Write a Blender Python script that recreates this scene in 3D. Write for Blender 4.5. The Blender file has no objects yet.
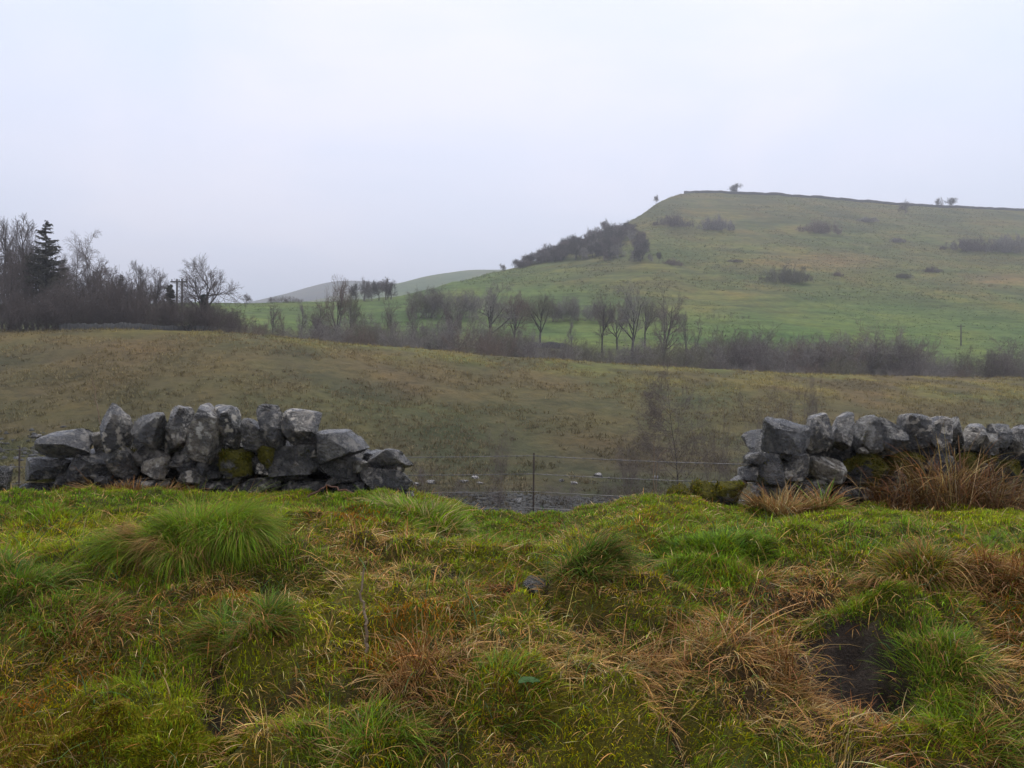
import bpy, bmesh, math, random
import numpy as np
from mathutils import Vector, Matrix, Euler

random.seed(7)
rng = np.random.default_rng(7)
sc = bpy.context.scene
COL = sc.collection
F = 887.0          # focal length in pixels of a 1024 px wide frame
CZ = 1.6           # eye height
R = math.radians

# ------------------------------------------------------------------ noise
def _hash(ix, iy, iz, seed):
    h = (ix.astype(np.int64) * 374761393 + iy.astype(np.int64) * 668265263 + iz.astype(np.int64) * 1274126177 + seed * 974711) & 0xffffffff
    h = ((h ^ (h >> 13)) * 1274126177) & 0xffffffff
    h = (h ^ (h >> 16)) & 0xffffff
    return h / float(0xffffff)

def vnoise(x, y, z=None, seed=0):
    x = np.asarray(x, float); y = np.asarray(y, float)
    z = np.zeros_like(x) if z is None else np.asarray(z, float)
    ix, iy, iz = np.floor(x), np.floor(y), np.floor(z)
    fx, fy, fz = x - ix, y - iy, z - iz
    fx, fy, fz = [f * f * (3 - 2 * f) for f in (fx, fy, fz)]
    out = 0
    for a in (0, 1):
        for b in (0, 1):
            for c in (0, 1):
                w = (fx if a else 1 - fx) * (fy if b else 1 - fy) * (fz if c else 1 - fz)
                out = out + w * _hash(ix + a, iy + b, iz + c, seed)
    return out * 2 - 1

def fbm(x, y, z=None, seed=0, octs=4):
    s, a, f, t = 0, 1.0, 1.0, 0
    for i in range(octs):
        s = s + a * vnoise(np.asarray(x) * f, np.asarray(y) * f, None if z is None else np.asarray(z) * f, seed + i * 17)
        t += a; a *= 0.5; f *= 2.03
    return s / t

def smooth(t):
    t = np.clip(t, 0, 1)
    return t * t * (3 - 2 * t)

# ------------------------------------------------------------------ terrain
BANK_Y = np.array([-40, 2.6, 3.05, 3.4, 3.7, 4.0, 4.35, 4.7, 5.1, 5.6, 6.2, 6.8, 7.6, 9.0])
BANK_Z = np.array([-1.62, -1.62, -1.58, -1.46, -1.30, -1.16, -1.04, -.955, -.90, -.865, -.86, -.88, -1.00, -1.45])
_fy = np.linspace(-40, 9, 4000)
_fz = np.interp(_fy, BANK_Y, BANK_Z)
_k = np.ones(25) / 25
_fz[60:-60] = np.convolve(_fz, _k, 'same')[60:-60]

def Y_of(py):
    """distance along the bank at which its plain profile is seen at picture row py"""
    ys = np.linspace(3.0, 6.6, 600)
    s = -np.interp(ys, _fy, _fz) / ys
    return float(np.interp(-(py - 384) / F, -s, ys))

# mounds and hollows on the bank: column, row, half-widths in metres, height in metres
BUMPS = [(190, 560, .40, .34, .13), (248, 648, .24, .22, .10), (175, 748, .36, .26, .04), (40, 745, .36, .26, .04),
         (590, 585, .26, .20, .10), (640, 523, .55, .25, .04), (420, 520, .40, .30, .06), (535, 520, .35, .8, -.05), (850, 548, .35, .22, .07),
         (925, 598, .35, .22, .10), (855, 628, .22, .11, .10), (945, 680, .16, .30, .12), (860, 690, .19, .17, -.27),
         (800, 640, .2, .2, -.05), (60, 620, .35, .25, .08), (330, 570, .35, .25, .07), (430, 610, .30, .25, .06), (480, 700, .35, .25, .09),
         (560, 735, .35, .22, .08), (700, 600, .5, .4, .06), (700, 690, .35, .25, .06), (260, 720, .16, .2, -.12), (300, 600, .2, .2, -.06),
         (110, 670, .28, .22, -.09), (545, 583, .10, .09, -.07), (445, 660, .2, .16, -.07), (640, 655, .25, .2, -.06), (10, 600, .35, .3, .07),
         (350, 755, .35, .2, .06), (1000, 640, .3, .4, .05), (840, 755, .3, .2, .07), (120, 515, .7, .35, .03), (880, 585, .2, .08, -.04),
         (950, 770, .25, .2, .08), (50, 512, .35, .3, .05), (330, 510, .3, .3, .05), (590, 513, .22, .25, .05), (680, 512, .3, .25, .06), (765, 516, .2, .25, -.05), (880, 514, .3, .25, .04), (975, 516, .25, .25, .04), (470, 514, .2, .25, -.03), (380, 690, .22, .2, -.06), (640, 560, .25, .2, -.03)]
BUMPS_W = []
for px, py, rx, ry, hh in BUMPS:
    Y = Y_of(py)
    BUMPS_W.append(((px - 512) / F * Y, Y, rx * (1.2 if py > 600 else 1), ry * .9, hh))

def creases(x, y):
    wx = x + .10 * vnoise(x * 3, y * 3, seed=14); wy = y + .10 * vnoise(x * 3, y * 3, seed=15)
    return np.abs(vnoise(wx * 2.1, wy * 2.6, seed=16)), np.abs(vnoise(wx * 5.2, wy * 6.0, seed=17))

def hummock(x, y):
    # rounded hummocks with narrow creases between them
    a, b = creases(x, y)
    return .17 * np.minimum(a, .5) ** .8 + .115 * np.minimum(b, .5) ** .8 - .10 + .038 * vnoise(x * 11, y * 12, seed=18) + .014 * vnoise(x * 27, y * 27, seed=19)

def bank_raw(x, y):
    z = np.interp(y, _fy, _fz)
    m = smooth((y - 2.9) / .5) * smooth((8.6 - y) / 1.0)
    for bx, by, rx, ry, hh in BUMPS_W:
        z = z + m * hh * np.exp(-((x - bx) / rx) ** 2 - ((y - by) / ry) ** 2)
    z = z + m * (1 - .3 * smooth((y - 5.2) / .6)) * hummock(x, y)
    z = z + m * .04 * fbm(x * 1.3, y * 1.3, seed=3)
    sy = Y_of(680); sx = (858 - 512) / F * sy
    z = z + .03 * np.exp(-((x - sx) / .28) ** 2 - ((y - sy) / .3) ** 2) * fbm(x * 19, y * 19, seed=23, octs=4) * 2
    z = z - m * smooth((y - 4.8) / 1.0) * (.13 * smooth((x + .9) / .7) - .035 + .08 * np.exp(-((x - .14) / .42) ** 2) - .085 * np.exp(-((x - 1.1) / .42) ** 2) + .03 * np.exp(-((x - 1.75) / .25) ** 2))
    return z + CZ

bx_ = np.concatenate([np.arange(-60, -7, 2.0), np.arange(-7, 7.001, .028), np.arange(9, 61, 2.0)])
by_ = np.concatenate([np.arange(-40, 2.2, 1.4), np.arange(2.2, 9.001, .022), [9.0]])
by_ = np.unique(np.round(by_, 4))
BX, BY = np.meshgrid(bx_, by_)
BZ = bank_raw(BX, BY)

def bank_h(x, y):
    x = np.clip(x, -6.9, 6.9); y = np.clip(y, 2.25, 8.95)
    i = np.clip(np.searchsorted(bx_, x) - 1, 0, len(bx_) - 2); j = np.clip(np.searchsorted(by_, y) - 1, 0, len(by_) - 2)
    tx = (x - bx_[i]) / (bx_[i + 1] - bx_[i]); ty = (y - by_[j]) / (by_[j + 1] - by_[j])
    return (BZ[j, i] * (1 - tx) + BZ[j, i + 1] * tx) * (1 - ty) + (BZ[j + 1, i] * (1 - tx) + BZ[j + 1, i + 1] * tx) * ty

CREST_PX = [-900, 0, 100, 160, 230, 300, 400, 500, 600, 700, 800, 900, 1024, 1924]
CREST_PY = [330, 331, 329, 329, 332, 338, 348, 356, 363, 369, 374, 376, 378, 380]
SKY_PX = [-900, 228, 330, 395, 450, 500, 530, 560, 600, 625, 640, 652, 662, 685, 740, 800, 900, 1024, 1300, 1924]
SKY_PY = [306, 303, 302, 297, 283, 271, 263, 252, 235, 224, 216, 206, 200, 192.5, 193.5, 196.5, 205, 211, 226, 300]
TOP_PX = [-900, 228, 400, 450, 560, 640, 690, 1024, 1924]
TOP_Y = [265, 265, 280, 300, 370, 430, 500, 520, 520]
BASE_PX = [-900, 228, 350, 500, 572, 700, 850, 1024, 1924]
BASE_PY = [326, 326, 338, 348, 352, 358, 366, 372, 376]

def land(x, y):
    """ground height beyond the bank"""
    x = np.asarray(x, float); y = np.asarray(y, float)
    px = x / y * F + 512
    # soften the columns so the skylines have no kinks
    def col(P, V):
        return sum(np.interp(px + d, P, V) for d in (-10, -5, 0, 5, 10)) / 5
    yc = np.interp(px, [-900, 0, 300, 600, 1024, 1924], [92, 92, 95, 104, 114, 118])
    s_c = (384 - col(CREST_PX, CREST_PY)) / F
    z1 = np.interp(y, [9, 12, 20, 30, 40, 45], [-1.45, -2.15, -4.3, -6.1, -6.7, -6.4])
    s0 = -6.4 / 45
    t = np.clip((y - 45) / (yc - 45), 0, 1)
    z2 = (s0 + (s_c - s0) * (1 - (1 - t) ** 1.55)) * y
    z = np.where(y < 45, z1, z2)
    s_b = (384 - col(BASE_PX, BASE_PY)) / F
    t2 = np.clip((y - yc) / (160 - yc), 0, 1)
    dip = np.interp(px, [-900, 170, 300, 1924], [.006, .006, .022, .022])
    z3 = (s_c + (s_b - s_c) * t2 - dip * np.sin(np.pi * t2) ** .8) * y
    z = np.where(y > yc, z3, z)
    yt = col(TOP_PX, TOP_Y)
    s_t = (384 - col(SKY_PX, SKY_PY)) / F
    t3 = np.clip((y - 160) / (yt - 160), 0, 1)
    z4 = (s_b + (s_t - s_b) * (.45 * t3 + .55 * (1 - (1 - t3) ** 2))) * y
    z = np.where(y > 160, z4, z)
    z = np.where(y > yt, s_t * yt - (y - yt) * .03, z)
    amp = np.interp(y, [9, 20, 60, 120, 200, 500], [0, .15, .35, .2, .5, .6])
    z = z + amp * fbm(x * .12, y * .12, seed=9) + amp * .35 * fbm(x * .7, y * .7, seed=12, octs=3) * (y < 200)
    return z + CZ

def at(px, Y):
    x = (px - 512) / F * Y
    return x, Y, float(land(np.array([x]), np.array([Y]))[0])

def hit(px, py, Y0=160, Y1=560):
    """first ground point seen at picture position px, py"""
    ys = np.linspace(Y0, Y1, 900); xs = (px - 512) / F * ys
    r = 384 - (land(xs, ys) - CZ) / ys * F
    k = np.argmax(r <= py) if (r <= py).any() else int(np.argmin(r))
    return xs[k], ys[k], float(land(xs[k:k + 1], ys[k:k + 1])[0])

# ------------------------------------------------------------------ mesh helpers
def mesh_np(name, verts, faces_list, smooth_shade=True, color=None):
    """faces_list: list of integer arrays (n, k)"""
    me = bpy.data.meshes.new(name)
    verts = np.asarray(verts, np.float32)
    me.vertices.add(len(verts)); me.vertices.foreach_set('co', verts.ravel())
    loops = np.concatenate([f.ravel() for f in faces_list]).astype(np.int32)
    tot = np.concatenate([np.full(len(f), f.shape[1], np.int32) for f in faces_list])
    start = np.concatenate([[0], np.cumsum(tot)[:-1]]).astype(np.int32)
    me.loops.add(len(loops)); me.loops.foreach_set('vertex_index', loops)
    me.polygons.add(len(tot)); me.polygons.foreach_set('loop_start', start)
    me.polygons.foreach_set('loop_total', tot)
    if smooth_shade:
        me.polygons.foreach_set('use_smooth', np.ones(len(tot), bool))
    if color is not None:
        a = me.color_attributes.new('tint', 'FLOAT_COLOR', 'POINT')
        c = np.concatenate([color, np.ones((len(color), 1))], 1).astype(np.float32)
        a.data.foreach_set('color', c.ravel())
    me.update(calc_edges=True)
    return me

def grid_faces(ny, nx):
    i = np.arange(ny * nx).reshape(ny, nx)
    return np.stack([i[:-1, :-1], i[:-1, 1:], i[1:, 1:], i[1:, :-1]], -1).reshape(-1, 4)

def ob(name, me, mat=None, parent=None, label=None, cat=None, group=None, kind=None, loc=None, rot=None, scale=None):
    o = bpy.data.objects.new(name, me)
    COL.objects.link(o)
    if mat is not None and me is not None and len(me.materials) == 0:
        me.materials.append(mat)
    if parent is not None: o.parent = parent
    if label: o['label'] = label
    if cat: o['category'] = cat
    if group: o['group'] = group
    if kind: o['kind'] = kind
    if loc is not None: o.location = loc
    if rot is not None: o.rotation_euler = rot
    if scale is not None: o.scale = scale
    return o

def tubes(segs, sides=4):
    """segs: array (n, 8): p0, p1, r0, r1 -> verts, faces"""
    s = np.asarray(segs, float)
    p0, p1, r0, r1 = s[:, :3], s[:, 3:6], s[:, 6], s[:, 7]
    d = p1 - p0; d /= np.linalg.norm(d, axis=1, keepdims=True) + 1e-9
    ref = np.where(np.abs(d[:, 2:3]) > .9, np.array([[1., 0, 0]]), np.array([[0, 0, 1.]]))
    a = np.cross(d, ref); a /= np.linalg.norm(a, axis=1, keepdims=True) + 1e-9
    b = np.cross(d, a)
    ang = np.arange(sides) * 2 * np.pi / sides
    ring = a[:, None] * np.cos(ang)[None, :, None] + b[:, None] * np.sin(ang)[None, :, None]
    V = np.concatenate([p0[:, None] + ring * r0[:, None, None], p1[:, None] + ring * r1[:, None, None]], 1)
    n = len(s)
    k = np.arange(sides); k2 = (k + 1) % sides
    f = np.stack([k, k2, k2 + sides, k + sides], -1)[None] + (np.arange(n) * 2 * sides)[:, None, None]
    return V.reshape(-1, 3), f.reshape(-1, 4)

# ------------------------------------------------------------------ materials
def new_mat(name):
    m = bpy.data.materials.new(name); m.use_nodes = True
    nt = m.node_tree
    return m, nt, nt.nodes['Principled BSDF'], nt.nodes['Material Output']

def N(nt, t, **kw):
    n = nt.nodes.new(t)
    for k, v in kw.items():
        if k in n.inputs: n.inputs[k].default_value = v
        else: setattr(n, k, v)
    return n

def ramp(nt, fac, stops):
    r = nt.nodes.new('ShaderNodeValToRGB')
    e = r.color_ramp.elements
    e[0].position, e[0].color = stops[0][0], (*stops[0][1], 1)
    e[1].position, e[1].color = stops[-1][0], (*stops[-1][1], 1)
    for p, c in stops[1:-1]:
        x = e.new(p); x.color = (*c, 1)
    nt.links.new(fac, r.inputs['Fac'])
    return r.outputs['Color']

def noise(nt, vec, scale, detail=4, rough=.55, dist=0):
    n = N(nt, 'ShaderNodeTexNoise', Scale=scale, Detail=detail, Roughness=rough, Distortion=dist)
    nt.links.new(vec, n.inputs['Vector'])
    return n.outputs['Fac']

def mixc(nt, fac, a, b, mode='MIX'):
    m = nt.nodes.new('ShaderNodeMix'); m.data_type = 'RGBA'; m.blend_type = mode
    for sock, v in ((m.inputs[0], fac), (m.inputs[6], a), (m.inputs[7], b)):
        if hasattr(v, 'links'): nt.links.new(v, sock)
        elif isinstance(v, tuple): sock.default_value = (*v, 1)
        else: sock.default_value = v
    return m.outputs[2]

def mapping(nt, vec, scale=(1, 1, 1)):
    m = nt.nodes.new('ShaderNodeMapping'); m.inputs['Scale'].default_value = scale
    nt.links.new(vec, m.inputs['Vector'])
    return m.outputs[0]

def bump(nt, bs, h, strength, dist):
    b = N(nt, 'ShaderNodeBump', Strength=strength, Distance=dist)
    nt.links.new(h, b.inputs['Height']); nt.links.new(b.outputs[0], bs.inputs['Normal'])

def blade_mat(name, rough=.6, trans=.42, spec=.16):
    m, nt, bs, out = new_mat(name)
    at_ = N(nt, 'ShaderNodeAttribute', attribute_name='tint')
    bs.inputs['Roughness'].default_value = rough
    bs.inputs['Specular IOR Level'].default_value = spec
    nt.links.new(at_.outputs['Color'], bs.inputs['Base Color'])
    tr = nt.nodes.new('ShaderNodeBsdfTranslucent'); nt.links.new(at_.outputs['Color'], tr.inputs['Color'])
    mx = nt.nodes.new('ShaderNodeMixShader'); mx.inputs[0].default_value = trans
    nt.links.new(bs.outputs[0], mx.inputs[1]); nt.links.new(tr.outputs[0], mx.inputs[2])
    nt.links.new(mx.outputs[0], out.inputs['Surface'])
    return m

M_grass = blade_mat('grass_blade')
M_moss = blade_mat('moss', .8, .4, .06)
M_straw = blade_mat('straw', .6, .2, .15)

def bank_mat():
    m, nt, bs, out = new_mat('turf_soil')
    at_ = N(nt, 'ShaderNodeAttribute', attribute_name='tint')
    g = N(nt, 'ShaderNodeNewGeometry'); p = g.outputs['Position']
    n1 = noise(nt, p, 9, 6, .65); n2 = noise(nt, p, 60, 5, .7)
    c = mixc(nt, 1.0, at_.outputs['Color'], ramp(nt, n1, [(.3, (.55, .52, .48)), (.7, (1.3, 1.25, 1.2))]), 'MULTIPLY')
    c = mixc(nt, 1.0, c, ramp(nt, n2, [(.3, (.5, .5, .5)), (.7, (1.4, 1.4, 1.4))]), 'MULTIPLY')
    nt.links.new(c, bs.inputs['Base Color']); bs.inputs['Roughness'].default_value = .75
    bs.inputs['Specular IOR Level'].default_value = .25
    bump(nt, bs, n2, .9, .03)
    return m

def field_mat():
    m, nt, bs, out = new_mat('rough_pasture')
    g = N(nt, 'ShaderNodeNewGeometry'); p = g.outputs['Position']
    at_ = N(nt, 'ShaderNodeAttribute', attribute_name='tint')
    a = noise(nt, mapping(nt, p, (1, 1, 1.5)), .16, 6, .65); b = noise(nt, p, 1.1, 6, .7); d = noise(nt, p, .045, 4, .5)
    c = mixc(nt, 1.0, at_.outputs['Color'], ramp(nt, a, [(.34, (.74, .80, .78)), (.5, (1, 1, 1)), (.66, (1.2, 1.10, 1.0))]), 'MULTIPLY')
    c = mixc(nt, 1.0, c, ramp(nt, b, [(.3, (.6, .62, .64)), (.5, (1, 1, 1)), (.7, (1.35, 1.3, 1.25))]), 'MULTIPLY')
    c = mixc(nt, 1.0, c, ramp(nt, d, [(.38, (.85, 1.0, .85)), (.62, (1.12, .98, .95))]), 'MULTIPLY')
    nt.links.new(c, bs.inputs['Base Color']); bs.inputs['Roughness'].default_value = .9
    bs.inputs['Specular IOR Level'].default_value = .1
    bump(nt, bs, b, .8, .35)
    return m

def hill_mat():
    m, nt, bs, out = new_mat('hill_grass')
    g = N(nt, 'ShaderNodeNewGeometry'); p = g.outputs['Position']
    at_ = N(nt, 'ShaderNodeAttribute', attribute_name='tint')
    a = noise(nt, mapping(nt, p, (.6, .6, 1.8)), .05, 6, .6, .6); b = noise(nt, mapping(nt, p, (.5, .5, 1.6)), .7, 6, .75); d = noise(nt, mapping(nt, p, (.12, .12, 2.6)), .28, 4, .6, .4)
    c = mixc(nt, 1.0, at_.outputs['Color'], ramp(nt, a, [(.36, (.68, .78, .80)), (.5, (1, 1, 1)), (.64, (1.32, 1.12, .95))]), 'MULTIPLY')
    c = mixc(nt, 1.0, c, ramp(nt, b, [(.34, (.6, .62, .66)), (.66, (1.38, 1.32, 1.28))]), 'MULTIPLY')
    c = mixc(nt, 1.0, c, ramp(nt, d, [(.35, (.78, .78, .8)), (.6, (1.1, 1.1, 1.05))]), 'MULTIPLY')
    nt.links.new(c, bs.inputs['Base Color']); bs.inputs['Roughness'].default_value = .95
    bs.inputs['Specular IOR Level'].default_value = .05
    bump(nt, bs, d, .6, .8)
    return m

def bark_mat(name, c0, c1, rough=.8):
    m, nt, bs, out = new_mat(name)
    tc = N(nt, 'ShaderNodeTexCoord')
    n = noise(nt, mapping(nt, tc.outputs['Object'], (4, 4, 1)), 3, 5, .6)
    nt.links.new(ramp(nt, n, [(.3, c0), (.7, c1)]), bs.inputs['Base Color'])
    bs.inputs['Roughness'].default_value = rough; bs.inputs['Specular IOR Level'].default_value = .2
    return m

def stone_mat(name, dark, mid, pale, moss=0.0, mosscol=((.035, .033, .008), (.12, .105, .014))):
    m, nt, bs, out = new_mat(name)
    tc = N(nt, 'ShaderNodeTexCoord'); g = N(nt, 'ShaderNodeNewGeometry')
    oi = N(nt, 'ShaderNodeObjectInfo')
    add = N(nt, 'ShaderNodeVectorMath', operation='ADD')
    sc_ = N(nt, 'ShaderNodeVectorMath', operation='SCALE'); sc_.inputs['Scale'].default_value = 37
    cmb = N(nt, 'ShaderNodeCombineXYZ')
    for k in range(3): nt.links.new(oi.outputs['Random'], cmb.inputs[k])
    nt.links.new(cmb.outputs[0], sc_.inputs[0])
    nt.links.new(g.outputs['Position'], add.inputs[0]); nt.links.new(sc_.outputs[0], add.inputs[1])
    p = add.outputs[0]
    a = noise(nt, p, 7, 6, .65, .5); b = noise(nt, p, 38, 6, .7); d = noise(nt, p, 16, 4, .6)
    c = ramp(nt, a, [(.42, dark), (.52, mid), (.62, pale)])
    c = mixc(nt, 1.0, c, ramp(nt, b, [(.3, (.55, .55, .58)), (.7, (1.45, 1.43, 1.38))]), 'MULTIPLY')
    # pale lichen blotches, enlarged and brightened to paint wet highlights
    lich_glint = ramp(nt, d, [(.56, (0, 0, 0)), (.60, (1, 1, 1))])
    c = mixc(nt, lich_glint, c, tuple(min(.62, x * 1.7) for x in pale))
    # per stone tone
    tone = ramp(nt, oi.outputs['Random'], [(0, (.22, .21, .195)), (1, (.92, .86, .78))])
    c = mixc(nt, 1.0, c, tone, 'MULTIPLY')
    if moss > 0:
        sep = N(nt, 'ShaderNodeSeparateXYZ'); nt.links.new(g.outputs['Normal'], sep.inputs[0])
        mm = N(nt, 'ShaderNodeMath', operation='MULTIPLY_ADD'); nt.links.new(sep.outputs[2], mm.inputs[0]); mm.inputs[1].default_value = .22; nt.links.new(a, mm.inputs[2])
        fac = ramp(nt, mm.outputs[0], [(.72 - moss * .4, (0, 0, 0)), (.78 - moss * .4, (1, 1, 1))])
        mc = ramp(nt, b, [(.35, mosscol[0]), (.7, mosscol[1])])
        c = mixc(nt, fac, c, mc); mossfac = fac
    nt.links.new(c, bs.inputs['Base Color'])
    rr = ramp(nt, d, [(.38, (.13,) * 3), (.62, (.42,) * 3)]); nt.links.new(mixc(nt, mossfac, rr, (.95, .95, .95)) if moss > 0 else rr, bs.inputs['Roughness'])
    bs.inputs['Specular IOR Level'].default_value = 1.0
    if moss > 0: nt.links.new(mixc(nt, mossfac, (1.0, 1.0, 1.0), (.1, .1, .1)), bs.inputs['Specular IOR Level'])
    h = N(nt, 'ShaderNodeMath', operation='ADD'); nt.links.new(a, h.inputs[0]); nt.links.new(b, h.inputs[1])
    bump(nt, bs, h.outputs[0], 1.0, .035)
    return m

M_stone = stone_mat('limestone', (.014, .013, .011), (.065, .058, .048), (.28, .265, .235))
M_pale = stone_mat('pale_limestone', (.06, .055, .045), (.21, .19, .155), (.42, .40, .34))
M_dark = stone_mat('dark_limestone', (.007, .0065, .006), (.024, .021, .018), (.13, .122, .108))  # dark stone, also used to paint the shade between wall stones
M_mossy = stone_mat('mossy_limestone', (.018, .017, .014), (.04, .038, .032), (.10, .096, .085), .88)
M_bark = bark_mat('bark', (.030, .024, .021), (.085, .072, .062))
M_twig = bark_mat('twigs', (.095, .076, .068), (.175, .14, .12))
M_twig2 = bark_mat('brown_twigs', (.12, .086, .066), (.22, .165, .125))
M_twig3 = bark_mat('grey_twigs', (.15, .135, .122), (.27, .24, .21))
M_twig4 = bark_mat('olive_twigs', (.10, .092, .06), (.18, .165, .10))
M_twig5 = bark_mat('dark_twigs', (.07, .056, .049), (.14, .113, .098))
M_scrub = bark_mat('dark_scrub', (.045, .040, .032), (.10, .088, .07))
M_birch = bark_mat('birch_bark', (.10, .09, .085), (.28, .265, .25))
M_spruce = bark_mat('spruce_needles', (.035, .033, .022), (.075, .07, .045))
M_ivy = bark_mat('ivy_leaves', (.010, .020, .008), (.03, .05, .018), .5)
M_wallfar = bark_mat('field_wall_stone', (.03, .03, .028), (.09, .088, .08))
M_wood = bark_mat('weathered_wood', (.04, .035, .03), (.11, .10, .085))
M_rust = bark_mat('rusty_steel', (.045, .036, .03), (.10, .075, .06), .6)
M_wire, _nt, _bs, _o = new_mat('galvanised_wire'); _n = N(_nt, 'ShaderNodeTexCoord'); _r = ramp(_nt, noise(_nt, _n.outputs['Object'], 6, 3), [(.3, (.08, .076, .07)), (.7, (.2, .195, .19))])
_nt.links.new(_r, _bs.inputs['Base Color']); _bs.inputs['Metallic'].default_value = .6; _bs.inputs['Roughness'].default_value = .5

# ------------------------------------------------------------------ plant zones on the bank
# kinds: 0 fresh grass, 1 moss, 2 dead grass, 3 bare soil, also painted shade in creases ; column, row, half sizes in pixels, kind, weight
ZONES = [(860, 535, 190, 22, 0, 1.6), (700, 560, 90, 38, 0, 1.2), (60, 512, 80, 18, 0, 1.1), (90, 580, 70, 25, 0, .9), (440, 512, 60, 10, 0, 1.2), (190, 530, 70, 35, 0, 1.6),
         (920, 630, 40, 30, 0, 1.6), (945, 680, 30, 40, 0, 1.5), (960, 745, 50, 30, 0, 1.0), (350, 740, 70, 40, 0, .7), (480, 580, 80, 15, 0, .5),
         (310, 575, 60, 20, 0, .6), (20, 640, 40, 30, 0, .5), (500, 715, 30, 30, 0, .4), (600, 540, 90, 18, 1, 1.0), (640, 512, 80, 10, 1, 1.1),
         (300, 545, 70, 20, 1, 1.0), (340, 620, 70, 35, 1, .9), (50, 745, 70, 30, 1, 1.4), (180, 740, 55, 28, 1, 1.8), (100, 690, 50, 20, 1, .7), (420, 640, 60, 25, 1, .7),
         (560, 735, 60, 25, 1, 1.3), (720, 620, 60, 25, 1, .9), (530, 610, 50, 20, 1, .9), (180, 650, 40, 30, 1, .6),
         (130, 497, 60, 8, 2, 1.6), (360, 545, 60, 20, 2, 1.1), (230, 600, 60, 14, 2, 1.3), (110, 650, 60, 40, 2, .9), (420, 700, 40, 50, 2, 1.3), (640, 690, 110, 40, 2, 1.3),
         (620, 600, 70, 20, 2, .9), (790, 690, 55, 55, 2, 1.6), (1000, 600, 50, 40, 2, 1.6), (990, 700, 45, 60, 2, 1.5), (700, 645, 70, 20, 2, .9), (830, 580, 70, 12, 2, .9),
         (260, 735, 50, 35, 2, 1.2), (30, 690, 40, 20, 2, 1.1), (850, 740, 70, 25, 2, 1.0), (520, 660, 50, 20, 2, .9), (760, 730, 50, 30, 2, .9), (480, 548, 60, 10, 2, .6),
         (860, 675, 48, 46, 3, 5.5), (800, 670, 20, 20, 3, 1.2), (215, 725, 26, 22, 3, 1.6), (262, 715, 26, 26, 3, 1.5), (90, 635, 26, 20, 3, 1.0), (455, 655, 22, 14, 3, 1.3), (545, 583, 16, 10, 3, 2.5),
         (850, 552, 40, 8, 3, 1.0), (880, 594, 34, 7, 3, .9), (300, 625, 22, 14, 3, .9), (1000, 548, 30, 8, 3, 1.2)]
ZW = []
for px, py, rx, ry, k, w in ZONES:
    Y = Y_of(py); Ya, Yb = Y_of(py + ry), Y_of(max(py - ry, 508))
    ZW.append(((px - 512) / F * Y, Y, rx * Y / F, max(abs(Yb - Ya) / 2, .08), k, w))

def plant_weights(x, y):
    W = [.70 + .7 * fbm(x * 1.3, y * 1.3, seed=21), .66 + .9 * fbm(x * 1.9, y * 1.9, seed=31), .44 + .9 * fbm(x * 1.6, y * 1.6, seed=41), -.05 + .8 * fbm(x * 2.6, y * 2.6, seed=51)]
    a, b = creases(x, y)
    cr = np.clip(1 - a / .16, 0, 1) + .7 * np.clip(1 - b / .12, 0, 1)  # crease mask: straw and soil paint shaded hollows, moss brightens the tops
    W[1] = W[1] + .5 * np.clip(a * 1.5, 0, 1) - .6 * cr
    W[2] = W[2] + .50 * cr - .16 + .27 * smooth((4.9 - y) / .6)
    W[3] = W[3] + 1.15 * cr * (1 - .6 * smooth((y - 5.0) / .6))
    W[0] = W[0] + .35 * smooth((y - 4.9) / .7) - .3 * cr
    for zx, zy, rx, ry, k, w in ZW:
        W[k] = W[k] + w * np.exp(-((x - zx) / rx) ** 2 - ((y - zy) / ry) ** 2)
    W = np.clip(np.stack(W, 0), 0.02, None) ** 2.8
    return W / W.sum(0)

# ------------------------------------------------------------------ ground sheets
def lerp3(W, cols):
    return sum(W[i][:, None] * np.array(cols[i])[None] for i in range(len(cols)))

x, y = BX.ravel(), BY.ravel()
W = plant_weights(x, y)
bank_col = lerp3(W, [(.08, .095, .012), (.125, .112, .008), (.09, .052, .022), (.040, .029, .021)])
me = mesh_np('bank', np.stack([x, y, BZ.ravel()], -1), [grid_faces(*BX.shape)], color=bank_col)
ob('grassy_bank', me, bank_mat(), kind='structure')

pxs = np.concatenate([np.arange(-900, -100, 20), np.arange(-100, 1124, 3.0), np.arange(1130, 1925, 20)])
def sheet(name, Ys, mat, colfn):
    P, Q = np.meshgrid(pxs, Ys)
    X = (P - 512) / F * Q
    Z = land(X, Q)
    c = colfn(P.ravel(), X.ravel(), Q.ravel(), Z.ravel())
    return ob(name, mesh_np(name, np.stack([X.ravel(), Q.ravel(), Z.ravel()], -1), [grid_faces(*P.shape)], color=c), mat, kind='structure')

def mixn(a, b, t):
    return np.asarray(a) * (1 - t[:, None]) + np.asarray(b) * t[:, None]

def field_col(P, X, Y, Z):
    row = 384 - (Z - CZ) / Y * F
    n = fbm(X * .06, Y * .06, seed=61); n2 = fbm(X * .25, Y * .25, seed=62)
    c = np.tile(np.array([.074, .066, .030]), (len(X), 1))
    top = smooth((Y - 62) / 25)
    c = mixn(c, (.108, .088, .040), top * smooth(.62 + 1.1 * n))       # dead straw higher up
    c = mixn(c, (.130, .115, .038), smooth((Y - 84) / 10) * smooth(.5 + 1.6 * n2))     # yellowish crest
    low = smooth((66 - Y) / 14)
    c = mixn(c, (.044, .052, .020), low * smooth(.55 + 1.5 * n2))
    c = mixn(c, (.056, .050, .030), smooth((n - .12) * 5) * .55)
    c = mixn(c, (.055, .046, .030), smooth((72 - Y) / 14) * .45 * (P > 380))
    c = mixn(c, (.040, .036, .028), smooth((52 - Y) / 6) * .7)
    return c
Yf = np.concatenate([np.geomspace(9, 40, 60)[:-1], np.linspace(40, 130, 190)])
M_field = field_mat()
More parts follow.
